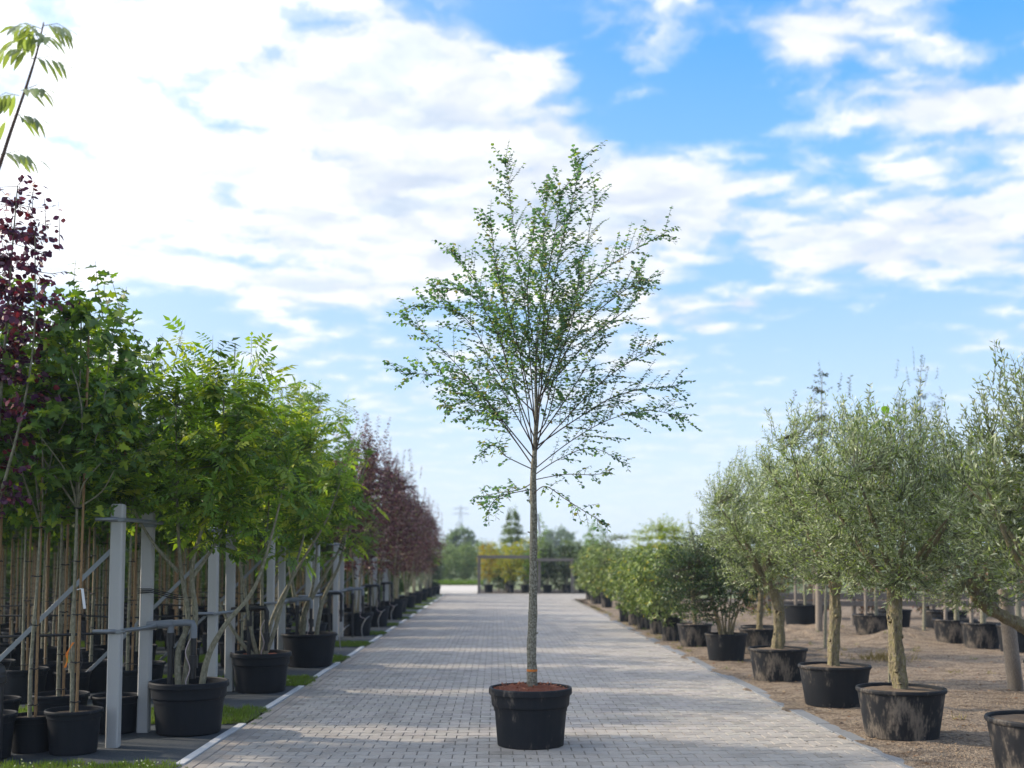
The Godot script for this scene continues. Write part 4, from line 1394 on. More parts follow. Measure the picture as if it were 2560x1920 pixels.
	var nodes := [[0.91, 4.72, 0.0, 1], [0.90, 4.70, 2.8, 1], [0.88, 4.66, 3.4, 1], [0.86, 4.62, 0.5, 1], [0.85, 4.56, 3.0, 1], [0.84, 4.52, -0.2, 1], [0.79, 4.33, 0.1, 1], [0.78, 4.30, 3.1, 1], [0.75, 4.18, 0.2, 1], [0.74, 4.14, 3.3, 1], [0.68, 3.95, 0.0, 1], [0.88, 4.64, 1.6, 1], [0.66, 3.9, 3.0, 1]]
	for q in nodes:
		var out := Vector3(cos(q[2]), 0.25, sin(q[2]) * 0.5 + rng.randf_range(-0.3, 0.3)).normalized()
		var o := Vector3(q[0], q[1], 0.02)
		var rl := rng.randf_range(0.13, 0.2)
		var rb := Buf.new()
		rb.tube(PackedVector3Array([o, o + out * rl * 0.6, o + out * rl + Vector3.DOWN * rl * 0.3]), PackedFloat32Array([0.0025, 0.002, 0.001]), 4)
		var stalk := part("leaf_stalk", one(rb, M.green_twig), sh)
		for e in 9:
			var f := (int(e / 2) + 1.0) / 5.0
			var pb := Buf.new()
			var side := out.cross(Vector3.UP).normalized() * (1.0 if e % 2 else -1.0)
			var d := (side * 0.75 + out * 0.6 + Vector3.DOWN * (0.45 + 0.35 * f)).normalized()
			if e == 8:
				d = (out + Vector3.DOWN * 0.6).normalized()
			pb.outline(o + out * rl * f + Vector3.DOWN * rl * 0.3 * f * f, d, (Vector3.UP + rand_dir() * 0.4).normalized(), rng.randf_range(0.10, 0.15), 0.034, pick(green), shape2(LONG), 0.35)
			part("leaflet", one(pb, M.leaf_green), stalk)

func place_standard(protos: Array, used: Array, k: int, at: Vector3, turn: float, size: float, label: String) -> void:
	if not used[k]:
		used[k] = true
		protos[k].position = at
		protos[k].rotation.y = turn
		protos[k].scale = Vector3.ONE * size
		protos[k].set_meta("label", label)
	else:
		copy(protos[k], at, turn, size, label)

# ---------------------------------------------------------------- olive trees on the right
func olive(at: Vector3, pot_r: float, pot_h: float, trunk: Array, tr: float, centre: Vector3, radii: Vector3, sd: int, twigs: int, label: String, wall := "pot_dusty", tone := 1.0) -> Node3D:
	var o := thing("olive_tree", at, label, "olive tree", "potted olive trees on the right")
	add_pot(o, "bowl", pot_r, pot_h, wall, "chips", 0.93, 0.02)
	var line := smooth_line(pts(trunk), 9)
	var rad := PackedFloat32Array()
	for k in line.size():
		var f := float(k) / (line.size() - 1)
		rad.append(tr * (1.0 + 0.55 * exp(-pow(f / 0.12, 2.0)) - 0.12 * f + 0.22 * exp(-pow((f - 1.0) / 0.13, 2.0)) + 0.035 * sin(f * 19.0 + sd)))
	var b := Buf.new()
	b.gnarl(line, rad, earth, 26, 0.34, sd * 7.3)
	rng.seed = 600 + sd
	for k in 7:
		var q := rng.randi_range(2, line.size() - 4)
		var a := rng.randf_range(0.0, PI)
		var d := Vector3(cos(a), 0.15, sin(a)).normalized()
		b.tube(PackedVector3Array([line[q] + d * rad[q] * 0.6, line[q] + d * rad[q] * 0.98, line[q] + d * rad[q] * 1.1]), PackedFloat32Array([0.026, 0.022, 0.010]), 7)
	b.t.clear()
	part("trunk", one(b, M.olive_bark), o)
	for k in 3:
		var a := 0.55 + k * 0.75
		var hb := Buf.new()
		var dir := Vector3(cos(a), 0, sin(a))
		var r := pot_r * 0.815
		hb.tube(PackedVector3Array([Vector3(0, 0.035, 0) + dir * (r - 0.01), Vector3(0, 0.035, 0) + dir * (r + 0.0015)]), taper(2, 0.011, 0.011), 10)
		hb.t.clear()
		part("drain_hole", one(hb, M.tie), o)
	var top := line[line.size() - 1]
	var keep := PackedVector3Array()
	for k in 8:
		var a := TAU * k / 8.0 + rng.randf() * 0.5
		var up := rng.randf_range(-0.25, 0.85)
		var flat_r := sqrt(1.0 - up * up * 0.8)
		var tip := centre + Vector3(cos(a) * radii.x * flat_r * 0.72, radii.y * up * 0.75, sin(a) * radii.z * flat_r * 0.72)
		var mid := top.lerp(tip, 0.45) + rand_dir() * 0.07 - Vector3(0, 0.03, 0)
		var ln := smooth_line(PackedVector3Array([top - Vector3(0, 0.05, 0), mid, tip]), 4)
		var bb := Buf.new()
		bb.tube(ln, taper(ln.size(), tr * 0.5, 0.006), 7, false, 0.06)
		part("branch", one(bb, M.olive_bark), o)
		for e in range(2, ln.size()):
			keep.append(ln[e])
			keep.append(ln[e] + rand_dir() * 0.12)
	var cols := [[Color(0.33 * tone, 0.38 * tone, 0.22 * tone), 0.36], [Color(0.18 * tone, 0.235 * tone, 0.095 * tone), 0.28], [Color(0.46 * tone, 0.5 * tone, 0.36 * tone), 0.24], [Color(0.28 * tone, 0.36 * tone, 0.08 * tone), 0.12]]
	part("crown", crown({"seed": 620 + sd, "centre": centre, "radii": radii, "from": keep, "twigs": twigs, "run": 0.24, "step": 0.0165, "len": 0.058, "wid": 0.0155, "colours": cols, "droop": -0.05, "fw": 0.95, "flat": 0.25, "shell": 0.42, "gap": -0.30, "gap_freq": 2.0, "spiral": true, "lift": 0.5, "ragged": 0.10, "twig": 0.005, "shoots": 16, "shoot": 0.34}, M.leaf_olive, M.green_twig), o).set_meta("kind", "stuff")
	return o

func on_sand(x: float, z: float) -> Vector3:
	return Vector3(x, ty(x, z) - 0.006, z)

func olives() -> void:
	olive(on_sand(3.69, -9.85), 0.395, 0.44, [[-0.01, 0.3, 0], [-0.01, 0.45, 0], [-0.03, 0.7, 0], [-0.045, 0.95, 0.02], [-0.04, 1.2, 0], [-0.03, 1.38, 0]], 0.068, Vector3(-0.05, 2.14, 0.0), Vector3(0.92, 0.95, 0.86), 1, 1350, "olive tree on straight mossy trunk, in the biggest dusty tub at lower right")
	olive(on_sand(3.77, -12.03), 0.395, 0.44, [[-0.01, 0.3, 0], [-0.01, 0.45, 0], [0.0, 0.7, 0], [0.02, 1.0, 0.0], [0.02, 1.2, 0], [0.02, 1.36, 0]], 0.062, Vector3(-0.02, 2.3, 0.0), Vector3(0.95, 1.12, 0.88), 2, 1250, "olive tree with knotty pale trunk base, second tub of the olive row", "pot_scuffed", 1.1)
	olive(on_sand(3.81, -14.59), 0.395, 0.44, [[0.0, 0.3, 0], [0.0, 0.45, 0], [0.02, 0.75, 0], [0.01, 1.0, 0.0], [-0.06, 1.2, 0], [-0.16, 1.4, 0]], 0.075, Vector3(-0.12, 2.15, 0.0), Vector3(0.98, 1.0, 0.85), 3, 1150, "olive tree with trunk bent left, third tub of the olive row", "pot_dusty", 1.1)
	olive(on_sand(4.02, -7.95), 0.40, 0.44, [[0.05, 0.3, 0], [0.05, 0.5, 0], [0.05, 0.9, 0], [0.06, 1.4, 0.0]], 0.07, Vector3(0.05, 2.25, 0.0), Vector3(0.74, 0.92, 0.74), 4, 1000, "olive tree cut by the right picture edge, tub at the lower right corner", "pot_dusty", 0.9)
	olive(on_sand(6.6, -12.6), 0.40, 0.44, [[0.0, 0.3, 0], [0.0, 0.45, 0], [-0.1, 0.62, 0], [-0.45, 0.85, 0.0], [-0.8, 1.05, 0], [-1.0, 1.25, 0]], 0.075, Vector3(-1.05, 2.05, 0.0), Vector3(1.0, 1.08, 0.9), 5, 1250, "olive tree with dark trunk leaning far left, beside the round wooden stake", "pot_dusty", 0.85)
	olive(on_sand(4.55, -18.6), 0.36, 0.44, [[0.0, 0.3, 0], [0.0, 0.6, 0], [0.03, 1.0, 0], [0.0, 1.3, 0]], 0.05, Vector3(-0.1, 2.25, 0.0), Vector3(0.98, 1.05, 0.9), 6, 950, "olive tree standing behind the dark dome-shaped shrub", "pot_dusty", 1.15)
	olive(on_sand(3.75, -20.35), 0.33, 0.42, [[0.02, 0.3, 0], [0.0, 0.6, 0], [-0.02, 1.0, 0], [0.0, 1.3, 0]], 0.04, Vector3(0.25, 1.75, 0.0), Vector3(0.62, 0.62, 0.6), 7, 420, "slim-trunked olive tree in pale dusty tub, just left of the dark dome-shaped shrub", "pot_dusty", 1.15)
	# water shoots that stand out of the crowns
	# (their leaves are counted into the crowns above)

# ---------------------------------------------------------------- shrubs along the right edge
func right_row() -> void:
	var dark := [[Color(0.03, 0.062, 0.028), 0.55], [Color(0.055, 0.10, 0.038), 0.33], [Color(0.12, 0.16, 0.05), 0.12]]
	var d := thing("domed_shrub", on_sand(3.74, -17.54), "dark green dome-shaped shrub on many bare stems in a wide tub", "potted shrub")
	add_pot(d, "bowl", 0.345, 0.44, "pot_scuffed", "soil", 0.85, 0.015)
	var ls := []
	rng.seed = 700
	for k in 9:
		var a := TAU * k / 9.0
		var r := rng.randf_range(0.25, 0.5)
		ls.append([[cos(a) * 0.08, 0.3, sin(a) * 0.08], [cos(a) * 0.14, 0.6, sin(a) * 0.14], [cos(a) * r * 0.7, 1.0, sin(a) * r * 0.6], [cos(a) * r * 1.3, 1.5, sin(a) * r * 1.1]])
	var kp := stems(d, ls, 0.022, M.olive_bark)
	part("crown", crown({"seed": 701, "centre": Vector3(-0.3, 1.38, 0), "radii": Vector3(0.95, 0.80, 0.85), "floor": 0.66, "from": kp, "twigs": 1100, "run": 0.2, "step": 0.019, "len": 0.05, "wid": 0.024, "colours": dark, "shell": 0.36, "gap": -0.45, "spiral": true, "droop": 0.0}, M.leaf_glossy, M.twig), d).set_meta("kind", "stuff")
	# a thin bush with yellowing leaves behind it
	var yl := thing("yellowing_bush", on_sand(4.75, -19.4), "thin bush with yellowing leaves in dark pot, right of the dome-shaped shrub", "potted shrub")
	add_pot(yl, "bowl", 0.34, 0.46, "pot_scuffed", "soil", 0.9, 0.02)
	part("crown", crown({"seed": 705, "centre": Vector3(0, 1.1, 0), "radii": Vector3(0.6, 0.65, 0.6), "from": pts([[0, 0.4, 0], [0.05, 0.7, 0], [-0.05, 1.0, 0]]), "twigs": 110, "run": 0.22, "step": 0.03, "len": 0.05, "wid": 0.025, "colours": [[Color(0.12, 0.15, 0.03), 0.6], [Color(0.3, 0.24, 0.03), 0.4]], "gap": -0.2}, M.leaf_green, M.green_twig), yl).set_meta("kind", "stuff")
	var leaf := [[Color(0.085, 0.135, 0.04), 0.42], [Color(0.19, 0.26, 0.065), 0.34], [Color(0.36, 0.42, 0.15), 0.20], [Color(0.5, 0.42, 0.06), 0.04]]
	var protos := []
	var nth := ["first", "second", "third", "fourth", "fifth", "sixth", "seventh", "eighth"]
	var spots := [[3.56, -21.9, 0.225], [3.58, -23.84, 0.22], [3.54, -25.7, 0.21], [3.54, -27.3, 0.2], [3.5, -28.9, 0.2], [3.9, -37.8, 0.24], [3.82, -41.0, 0.22], [4.0, -45.4, 0.2]]
	for k in spots.size():
		var q: Array = spots[k]
		var label: String = "leafy light green shrub in ribbed grey pot, %s of the shrub row" % nth[k] if k < 5 else "leafy shrub in dark pot by the far road bend, %s of three" % nth[k - 5]
		if k < 3:
			var o := thing("leafy_shrub", on_sand(q[0], q[1]), label, "potted shrub", "leafy shrubs along the right road edge")
			add_pot(o, "tall", q[2], 0.48, "pot_dusty", "soil", 0.88, 0.02)
			part("crown", crown({"seed": 710 + k, "centre": Vector3(-0.05, 1.14, 0), "radii": Vector3(0.78, 0.86, 0.68), "from": pts([[0, 0.42, 0], [0.08, 0.65, 0.05], [-0.1, 0.75, 0], [0.12, 1.0, -0.1], [-0.15, 1.1, 0.1], [0, 1.3, 0]]), "twigs": 290, "run": 0.16, "step": 0.017, "len": 0.11, "wid": 0.04, "kind": "leaf", "colours": leaf, "droop": 0.15, "fw": 0.45, "flat": 0.5, "shell": 0.35, "gap": -0.35, "spiral": true, "ragged": 0.1}, M.leaf_glossy, M.green_twig), o).set_meta("kind", "stuff")
			protos.append(o)
		else:
			copy(protos[k % 3], on_sand(q[0], q[1]), k * 1.1, 1.0 if k < 5 else 1.12, label)

func right_back() -> void:
	# tubs further back on the sand: x, z, radius, height, wall, what
	var list := [
		[7.19, -25.17, 0.48, 0.58, "pot_clean", "dark navy tub with two stakes and a thin trunk, behind the sand heap"],
		[8.05, -22.9, 0.46, 0.42, "pot_dusty", "mud-smeared low tub half buried in the sand heap"],
		[8.85, -24.0, 0.40, 0.52, "pot_clean", "dark tub standing behind the mud-smeared low tub"],
		[9.55, -22.9, 0.46, 0.46, "pot_scuffed", "grey tub at the back, mostly hidden by the sand-splashed tub"],
		[8.98, -21.07, 0.42, 0.46, "pot_dusty", "tub splashed with pale sand on its lower half, back right"],
		[8.97, -19.9, 0.36, 0.47, "pot_dusty", "narrow grey tub right of the sand-splashed tub"],
		[9.2, -19.0, 0.34, 0.47, "pot_scuffed", "dark tub half hidden by the round wooden stake"]]
	var fol := [[[Color(0.06, 0.11, 0.03), 0.6], [Color(0.10, 0.16, 0.04), 0.4]], [[Color(0.05, 0.09, 0.03), 0.6], [Color(0.13, 0.17, 0.05), 0.4]]]
	for k in list.size():
		var q: Array = list[k]
		var o := thing("potted_sapling", on_sand(q[0], q[1]), q[5], "potted tree", "tubs at the back of the sandy ground")
		add_pot(o, "bowl", q[2], q[3], q[4], "soil", 0.85, 0.02)
		rng.seed = 800 + k
		var ls := [[[0.04, q[3] * 0.6, 0], [0.03, 1.2, 0], [0.0, 2.2, 0], [0.02, 3.0, 0]]]
		var kp := stems(o, ls, 0.055 if k > 2 else 0.04, M.stem_bark)
		if k in [0, 1, 4, 5]:
			var sb := Buf.new()
			sb.tube(pts([[-0.2, q[3] * 0.5, 0.05], [-0.19, 1.8, 0.05]]), taper(2, 0.035, 0.035), 10)
			part("wooden_stake", one(sb, M.wood), o)
		if k == 0:
			var sb := Buf.new()
			sb.tube(pts([[0.26, q[3] * 0.5, 0.0], [0.26, 1.8, 0.0]]), taper(2, 0.035, 0.035), 10)
			part("wooden_stake", one(sb, M.wood), o)
		part("crown", crown({"seed": 810 + k, "centre": Vector3(0, 2.45, 0), "radii": Vector3(1.0, 0.95, 1.0), "from": kp, "twigs": 230, "run": 0.3, "step": 0.03, "len": 0.07, "wid": 0.03, "colours": fol[k % 2], "gap": -0.3}, M.leaf_green, M.green_twig), o).set_meta("kind", "stuff")
	# rail fence
	var rf := thing("rail_fence", Vector3(7.0, 0, -27.0), "weathered wooden rail fence behind the sandy ground", "fence")
	var rail := Buf.new()
	rail.box(Vector3(6.0, 0.74, 0), Vector3(12.4, 0.16, 0.05), 0.006)
	part("rail", one(rail, M.old_wood), rf)
	var rail2 := Buf.new()
	rail2.box(Vector3(6.0, 0.56, 0), Vector3(12.4, 0.13, 0.05), 0.006)
	part("rail", one(rail2, M.old_wood), rf)
	for k in 7:
		var pb := Buf.new()
		pb.tube(pts([[0.0, -0.1, 0], [0.0, 1.05, 0]]), taper(2, 0.07, 0.065), 12)
		part("post", one(pb, M.old_wood), rf, null, Vector3(k * 2.0, 0, -0.1))
	var po := thing("fence_post", on_sand(6.95, -23.2), "tall round weathered post standing before the dark navy tub", "post")
	var pb2 := Buf.new()
	pb2.tube(pts([[0, -0.05, 0], [0.01, 0.6, 0], [0.0, 1.35, 0]]), taper(3, 0.075, 0.07), 14, true, 0.03)
	part("shaft", one(pb2, M.wood), po)
	var st := thing("tree_stake", on_sand(6.36, -13.3), "round wooden tree stake leaning left at the right picture edge", "stake")
	var sb2 := Buf.new()
	sb2.tube(pts([[0.05, -0.05, 0], [0.0, 0.5, 0], [-0.06, 1.25, 0]]), taper(3, 0.092, 0.085), 14, true, 0.02)
	part("shaft", one(sb2, M.wood), st)
	# hedge with brown leaves and whips behind the fence
	rng.seed = 830
	var hedge := [[Color(0.10, 0.055, 0.03), 0.4], [Color(0.07, 0.08, 0.03), 0.4], [Color(0.3, 0.10, 0.03), 0.2]]
	var hp := background_bush("beech_hedge", Vector3(7.5, 0, -30.5), Vector3(0.9, 0.95, 0.7), 0.0, hedge, 0.075, 0.045, 260, 831, "brown-leaved beech hedge bush behind the rail fence, first from the left", "hedge bush", M.leaf_purple, "brown hedge bushes behind the rail fence")
	for k in range(1, 7):
		copy(hp, Vector3(7.5 + k * 1.6, 0, -30.5 + rng.randf_range(-0.4, 0.4)), k * 1.7, rng.randf_range(0.9, 1.15), "brown-leaved beech hedge bush behind the rail fence, %s from the left" % ["", "second", "third", "fourth", "fifth", "sixth", "seventh"][k])
	# trees that rise behind the olives
	var sp := thing("pear_sapling", Vector3(6.1, 0, -20.0), "slender sapling with rusty-tipped leaves rising above the olives", "tree")
	var ks := stems(sp, [[[0, 0, 0], [0.05, 2, 0], [0, 4, 0], [0.03, 5.1, 0]], [[0, 2.2, 0], [0.35, 3.2, 0.1], [0.4, 4.6, 0.1]], [[0, 2.4, 0], [-0.4, 3.3, 0.1], [-0.5, 4.2, 0.1]]], 0.03, M.stem_bark)
	part("crown", crown({"seed": 840, "centre": Vector3(0, 3.6, 0), "radii": Vector3(0.75, 1.85, 0.7), "pointed": 0.7, "shoots": 5, "shoot": 0.5, "shell": 0.7, "from": ks, "twigs": 230, "run": 0.25, "step": 0.035, "len": 0.06, "wid": 0.035, "colours": [[Color(0.05, 0.09, 0.04), 0.6], [Color(0.12, 0.10, 0.03), 0.25], [Color(0.09, 0.04, 0.03), 0.15]], "gap": -0.1}, M.leaf_green, M.twig), sp).set_meta("kind", "stuff")
	var bt := thing("slim_tree", Vector3(8.9, 0, -22.4), "thin feathery tree between the two tallest olive tops", "tree")
	var kb := stems(bt, [[[0, 0, 0], [0.03, 2, 0], [0, 4, 0], [0.05, 5.6, 0]], [[0, 3.0, 0], [0.3, 4.0, 0], [0.5, 5.0, 0]], [[0, 3.2, 0], [-0.35, 4.2, 0], [-0.5, 5.0, 0]]], 0.035, M.stem_bark)
	part("crown", crown({"seed": 850, "centre": Vector3(0, 4.3, 0), "radii": Vector3(0.85, 1.75, 0.8), "pointed": 0.65, "shoots": 6, "shoot": 0.5, "shell": 0.7, "from": kb, "twigs": 300, "run": 0.25, "step": 0.03, "len": 0.05, "wid": 0.02, "colours": [[Color(0.06, 0.09, 0.05), 0.7], [Color(0.11, 0.13, 0.06), 0.3]], "gap": -0.1}, M.leaf_green, M.twig), bt).set_meta("kind", "stuff")
	var bl := thing("big_leaved_sapling", Vector3(4.95, 0, -13.6), "sapling with a few very large bright green leaves above the olives", "tree")
	var ksl := stems(bl, [[[0, 0, 0], [0.02, 1.6, 0], [-0.03, 3.0, 0], [0.0, 3.62, 0]]], 0.016, M.stem_bark)
	rng.seed = 861
	for k in 10:
		var a := k * 2.4 + 2.6
		var gb := Buf.new()
		var y := 3.62 - k * 0.045
		var out := Vector3(cos(a), 0.2, sin(a) * 0.6).normalized()
		gb.outline(Vector3(0, y, 0) + out * 0.04, (out + Vector3.DOWN * 0.35).normalized(), (Vector3.UP + rand_dir() * 0.3).normalized(), rng.randf_range(0.2, 0.3), 0.11, Color(0.16, 0.32, 0.03) * rng.randf_range(0.8, 1.2), shape2(LONG), 0.4)
		part("leaf", one(gb, M.leaf_green), bl)

# a bush standing on the ground: stems and a crown
func background_bush(called: String, at: Vector3, radii: Vector3, clear: float, cols: Array, len: float, wid: float, twigs: int, sd: int, label: String, category: String, m: Material, group := "", pointed := 0.0) -> Node3D:
	var o := thing(called, at, label, category, group)
	rng.seed = sd
	var ls := []
	for k in 4:
		var a := TAU * k / 4.0 + rng.randf()
		var r := radii.x * rng.randf_range(0.2, 0.5)
		ls.append([[cos(a) * 0.05, 0, sin(a) * 0.05], [cos(a) * r * 0.5, clear + radii.y * 0.6, sin(a) * r * 0.5], [cos(a) * r, clear + radii.y * 1.6, sin(a) * r]])
	var kp := stems(o, ls, maxf(0.02, radii.y * 0.02), M.stem_bark)
	part("crown", crown({"seed": sd, "centre": Vector3(0, clear + radii.y, 0), "radii": radii, "pointed": pointed, "from": kp, "twigs": twigs, "run": len * 5.0, "step": len * 0.5, "len": len, "wid": wid, "colours": cols, "shell": 0.4, "gap": -0.35, "gap_freq": 1.6 / maxf(radii.x, 0.5), "spiral": true, "ragged": radii.x * 0.15, "twig": len * 0.05}, m, M.green_twig), o).set_meta("kind", "stuff")
	return o

# ---------------------------------------------------------------- the far end of the road
func far_end() -> void:
	structure("planting_bed", sheet(-0.95, 16.0, -55.4, -64.0, 0.004), M.soil)
	structure("meadow", sheet(-14.0, -0.9, -76.0, -130.0, 0.0), M.turf)
	var fr := thing("timber_frame", Vector3(-0.83, 0, -55.7), "low weathered timber frame with long beam across the road end", "frame")
	var b1 := Buf.new()
	b1.box(Vector3(1.4, 1.87, 0), Vector3(3.0, 0.17, 0.12), 0.01)
	part("beam", one(b1, M.old_wood), fr)
	var b2 := Buf.new()
	b2.box(Vector3(3.75, 1.72, 0.13), Vector3(2.3, 0.15, 0.12), 0.01)
	part("beam", one(b2, M.old_wood), fr)
	for q in [[0.0, 1.78], [3.1, 1.64], [4.8, 1.64]]:
		var pb := Buf.new()
		pb.box(Vector3(q[0], q[1] * 0.5, 0), Vector3(0.15, q[1], 0.13), 0.01)
		part("post", one(pb, M.old_wood), fr)
	# potted shrubs under and behind the frame: x, z, radius x, radius y, clear, colours, label
	var yellow := [[Color(0.44, 0.42, 0.03), 0.5], [Color(0.26, 0.33, 0.04), 0.3], [Color(0.45, 0.32, 0.04), 0.2]]
	var lime := [[Color(0.2, 0.32, 0.035), 0.6], [Color(0.12, 0.22, 0.035), 0.4]]
	var dull := [[Color(0.12, 0.18, 0.07), 0.6], [Color(0.2, 0.26, 0.10), 0.4]]
	var deep := [[Color(0.025, 0.045, 0.02), 0.7], [Color(0.05, 0.08, 0.03), 0.3]]
	var rust := [[Color(0.40, 0.34, 0.05), 0.8], [Color(0.38, 0.2, 0.04), 0.2]]
	var list := [
		[-0.35, -57.2, 0.75, 1.15, 0.5, rust, "amber-leaved shrub in black pot behind the left frame post"],
		[0.75, -56.6, 0.85, 1.15, 0.45, yellow, "bright yellow-green shrub in black pot under the timber beam"],
		[1.6, -57.6, 0.9, 1.3, 0.5, yellow, "tallest yellow shrub in black pot behind the timber beam"],
		[1.95, -56.3, 0.75, 0.95, 0.45, lime, "lime green shrub in black pot left of the middle frame post"],
		[2.75, -56.8, 0.8, 1.0, 0.55, deep, "dark shrub on bare stems in blue-grey pot right of the middle frame post"],
		[3.75, -56.7, 0.85, 1.05, 0.55, deep, "dark shrub in blue-grey pot under the lower beam"],
		[4.6, -57.0, 0.85, 1.1, 0.5, deep, "dark shrub in black pot at the right end of the lower beam"],
		[5.4, -56.2, 0.9, 1.25, 0.5, dull, "dull green shrub in black pot right of the timber frame"],
		[2.4, -60.0, 1.2, 1.35, 0.5, dull, "wide grey-green bush behind the timber frame, left of two"],
		[4.4, -60.5, 1.3, 1.35, 0.5, dull, "wide grey-green bush behind the timber frame, right of two"],
		[6.6, -58.0, 1.2, 1.2, 0.4, dull, "grey-green bush far right behind the road end"],
		[0.2, -61.0, 1.1, 1.3, 0.4, yellow, "yellowish bush behind the amber-leaved shrub"],
		[0.5, -59.2, 1.0, 0.7, 0.0, deep, "low dark bush filling the ground behind the amber-leaved shrub"],
		[2.2, -58.8, 1.1, 0.75, 0.0, deep, "low dark bush filling the ground behind the middle frame post"],
		[3.6, -59.0, 1.1, 0.8, 0.0, deep, "low dark bush filling the ground behind the lower beam"],
		[5.2, -58.6, 1.2, 0.8, 0.0, deep, "low dark bush filling the ground right of the frame"],
		[7.6, -55.9, 1.0, 0.95, 0.0, dull, "low green bush right of the road end behind the shrub row"]]
	for k in list.size():
		var q: Array = list[k]
		var o := background_bush("garden_shrub", Vector3(q[0], 0.004, q[1]), Vector3(q[2], q[3], q[2]), q[4], q[5], 0.11, 0.06, 190, 900 + k, q[6], "potted shrub", M.leaf_green, "shrubs at the road end")
		if k < 8:
			add_pot(o, "bucket", 0.27, 0.42, "pot_dusty" if k % 2 else "pot_scuffed", "soil")
	# cloud-pruned tree: flat leaf pads on a bent trunk
	var cp := thing("layered_tree", Vector3(5.6, 0, -50.5), "cloud-pruned tree with flat leaf pads on a bent trunk, right of the frame", "tree")
	var kc := stems(cp, [[[0, 0, 0], [-0.25, 0.8, 0], [-0.6, 1.5, 0], [-0.5, 2.3, 0], [0.1, 2.75, 0]], [[-0.5, 1.4, 0], [-1.0, 1.75, 0], [-1.4, 1.9, 0]], [[-0.4, 1.3, 0], [0.3, 1.8, 0], [0.8, 2.0, 0]]], 0.07, M.olive_bark)
	var pads := [[-1.35, 1.95, 0.7], [0.85, 2.05, 0.75], [0.1, 2.8, 0.95], [-0.6, 2.35, 0.7], [-0.2, 1.55, 0.6]]
	for k in pads.size():
		part("leaf_pad", crown({"seed": 930 + k, "centre": Vector3(pads[k][0], pads[k][1], 0), "radii": Vector3(pads[k][2], 0.2, pads[k][2]), "from": kc, "twigs": 150, "run": 0.16, "step": 0.03, "len": 0.07, "wid": 0.03, "colours": dull, "gap": -0.6, "spiral": true, "ragged": 0.04}, M.leaf_glossy, M.twig), cp).set_meta("kind", "stuff")
	# chartreuse tree behind the right row
	background_bush("golden_tree", Vector3(6.9, 0, -44.5), Vector3(1.6, 1.8, 1.3), 0.0, [[Color(0.38, 0.42, 0.03), 0.6], [Color(0.24, 0.34, 0.035), 0.4]], 0.1, 0.055, 1000, 940, "bright yellow-green tree rising behind the shrub row on the right", "tree", M.leaf_green)
	background_bush("green_tree", Vector3(10.2, 0, -40.0), Vector3(2.0, 1.9, 1.5), 0.2, dull, 0.11, 0.05, 380, 941, "dull green tree behind the olives, beside the yellow-green tree", "tree", M.leaf_green)
	for q in [[8.3, -50.0, 0], [10.3, -48.5, 1], [12.4, -47.0, 2]]:
		background_bush("hedge_bush", Vector3(q[0], 0, q[1]), Vector3(1.3, 1.2, 1.1), 0.0, dull, 0.11, 0.05, 260, 943 + q[2], "green hedge bush behind the leafy shrubs, %s from the left" % ["first", "second", "third"][q[2]], "hedge bush", M.leaf_green, "green hedge bushes behind the right row")
	# pale feathery whips at the left of the road end, each with a stake
	var pale := [[Color(0.2, 0.28, 0.11), 0.6], [Color(0.3, 0.38, 0.17), 0.4]]
	var wh := background_bush("pale_willow", Vector3(-6.4, 0, -80.0), Vector3(1.3, 1.7, 1.0), 0.0, pale, 0.16, 0.045, 420, 950, "pale feathery willow beyond the far pale road, first from the left", "shrub", M.leaf_olive, "pale willows beyond the road end")
	var nth := ["", "second", "third", "fourth", "fifth", "sixth", "seventh"]
	for k in range(1, 7):
		copy(wh, Vector3(-6.4 + k * 1.05, 0, -80.0 - (k % 3) * 1.3), k * 1.9, 0.92 + 0.06 * (k % 3), "pale feathery willow beyond the far pale road, %s from the left" % nth[k])
	rng.seed = 955
	var gb := Buf.new()
	for k in 1500:
		var p := Vector3(rng.randf_range(-4.6, -0.9), 0, rng.randf_range(-78.6, -76.1))
		gb.leaf(p, (Vector3.UP + rand_dir() * 0.5).normalized(), rand_dir(), rng.randf_range(0.2, 0.5), 0.03, Color(0.10, 0.19, 0.02).lerp(Color(0.18, 0.27, 0.04), rng.randf()), 0.3)
	var gm := MeshInstance3D.new()
	gm.name = "tall_grass"
	gm.mesh = one(gb, M.blade)
	add_child(gm)
	tag(gm, "tall bright grass at the end of the far pale road", "grass", "", "stuff")
	# single trees beyond
	background_bush("pointed_tree", Vector3(1.28, 0, -76.0), Vector3(1.25, 2.65, 1.1), 0.4, dull, 0.15, 0.07, 600, 960, "tall pointed green tree behind the yellow shrubs", "tree", M.leaf_green, "", 0.9)
	background_bush("thin_sapling", Vector3(3.0, 0, -72.0), Vector3(0.8, 2.2, 0.8), 0.8, lime, 0.14, 0.08, 60, 961, "thin sparse sapling just right of the main trunk, far behind", "tree", M.leaf_green, "", 0.6)
	background_bush("green_tree", Vector3(7.6, 0, -82.0), Vector3(1.6, 2.3, 1.5), 0.3, lime, 0.16, 0.08, 260, 962, "fresh green pointed tree behind the cloud-pruned tree", "tree", M.leaf_green, "", 0.6)
	background_bush("hazy_tree", Vector3(-4.4, 0, -140.0), Vector3(3.0, 3.2, 2.6), 0.2, [[Color(0.13, 0.19, 0.11), 0.7], [Color(0.18, 0.24, 0.13), 0.3]], 0.4, 0.25, 420, 963, "blue-green rounded tree below the pylon", "tree", M.leaf_green, "", 0.5)
	background_bush("hazy_tree", Vector3(12.0, 0, -205.0), Vector3(4.6, 4.2, 4.0), 0.2, [[Color(0.13, 0.19, 0.12), 0.7], [Color(0.17, 0.23, 0.14), 0.3]], 0.6, 0.35, 380, 964, "distant rounded blue-green tree between trunk and right shrubs", "tree", M.leaf_green)
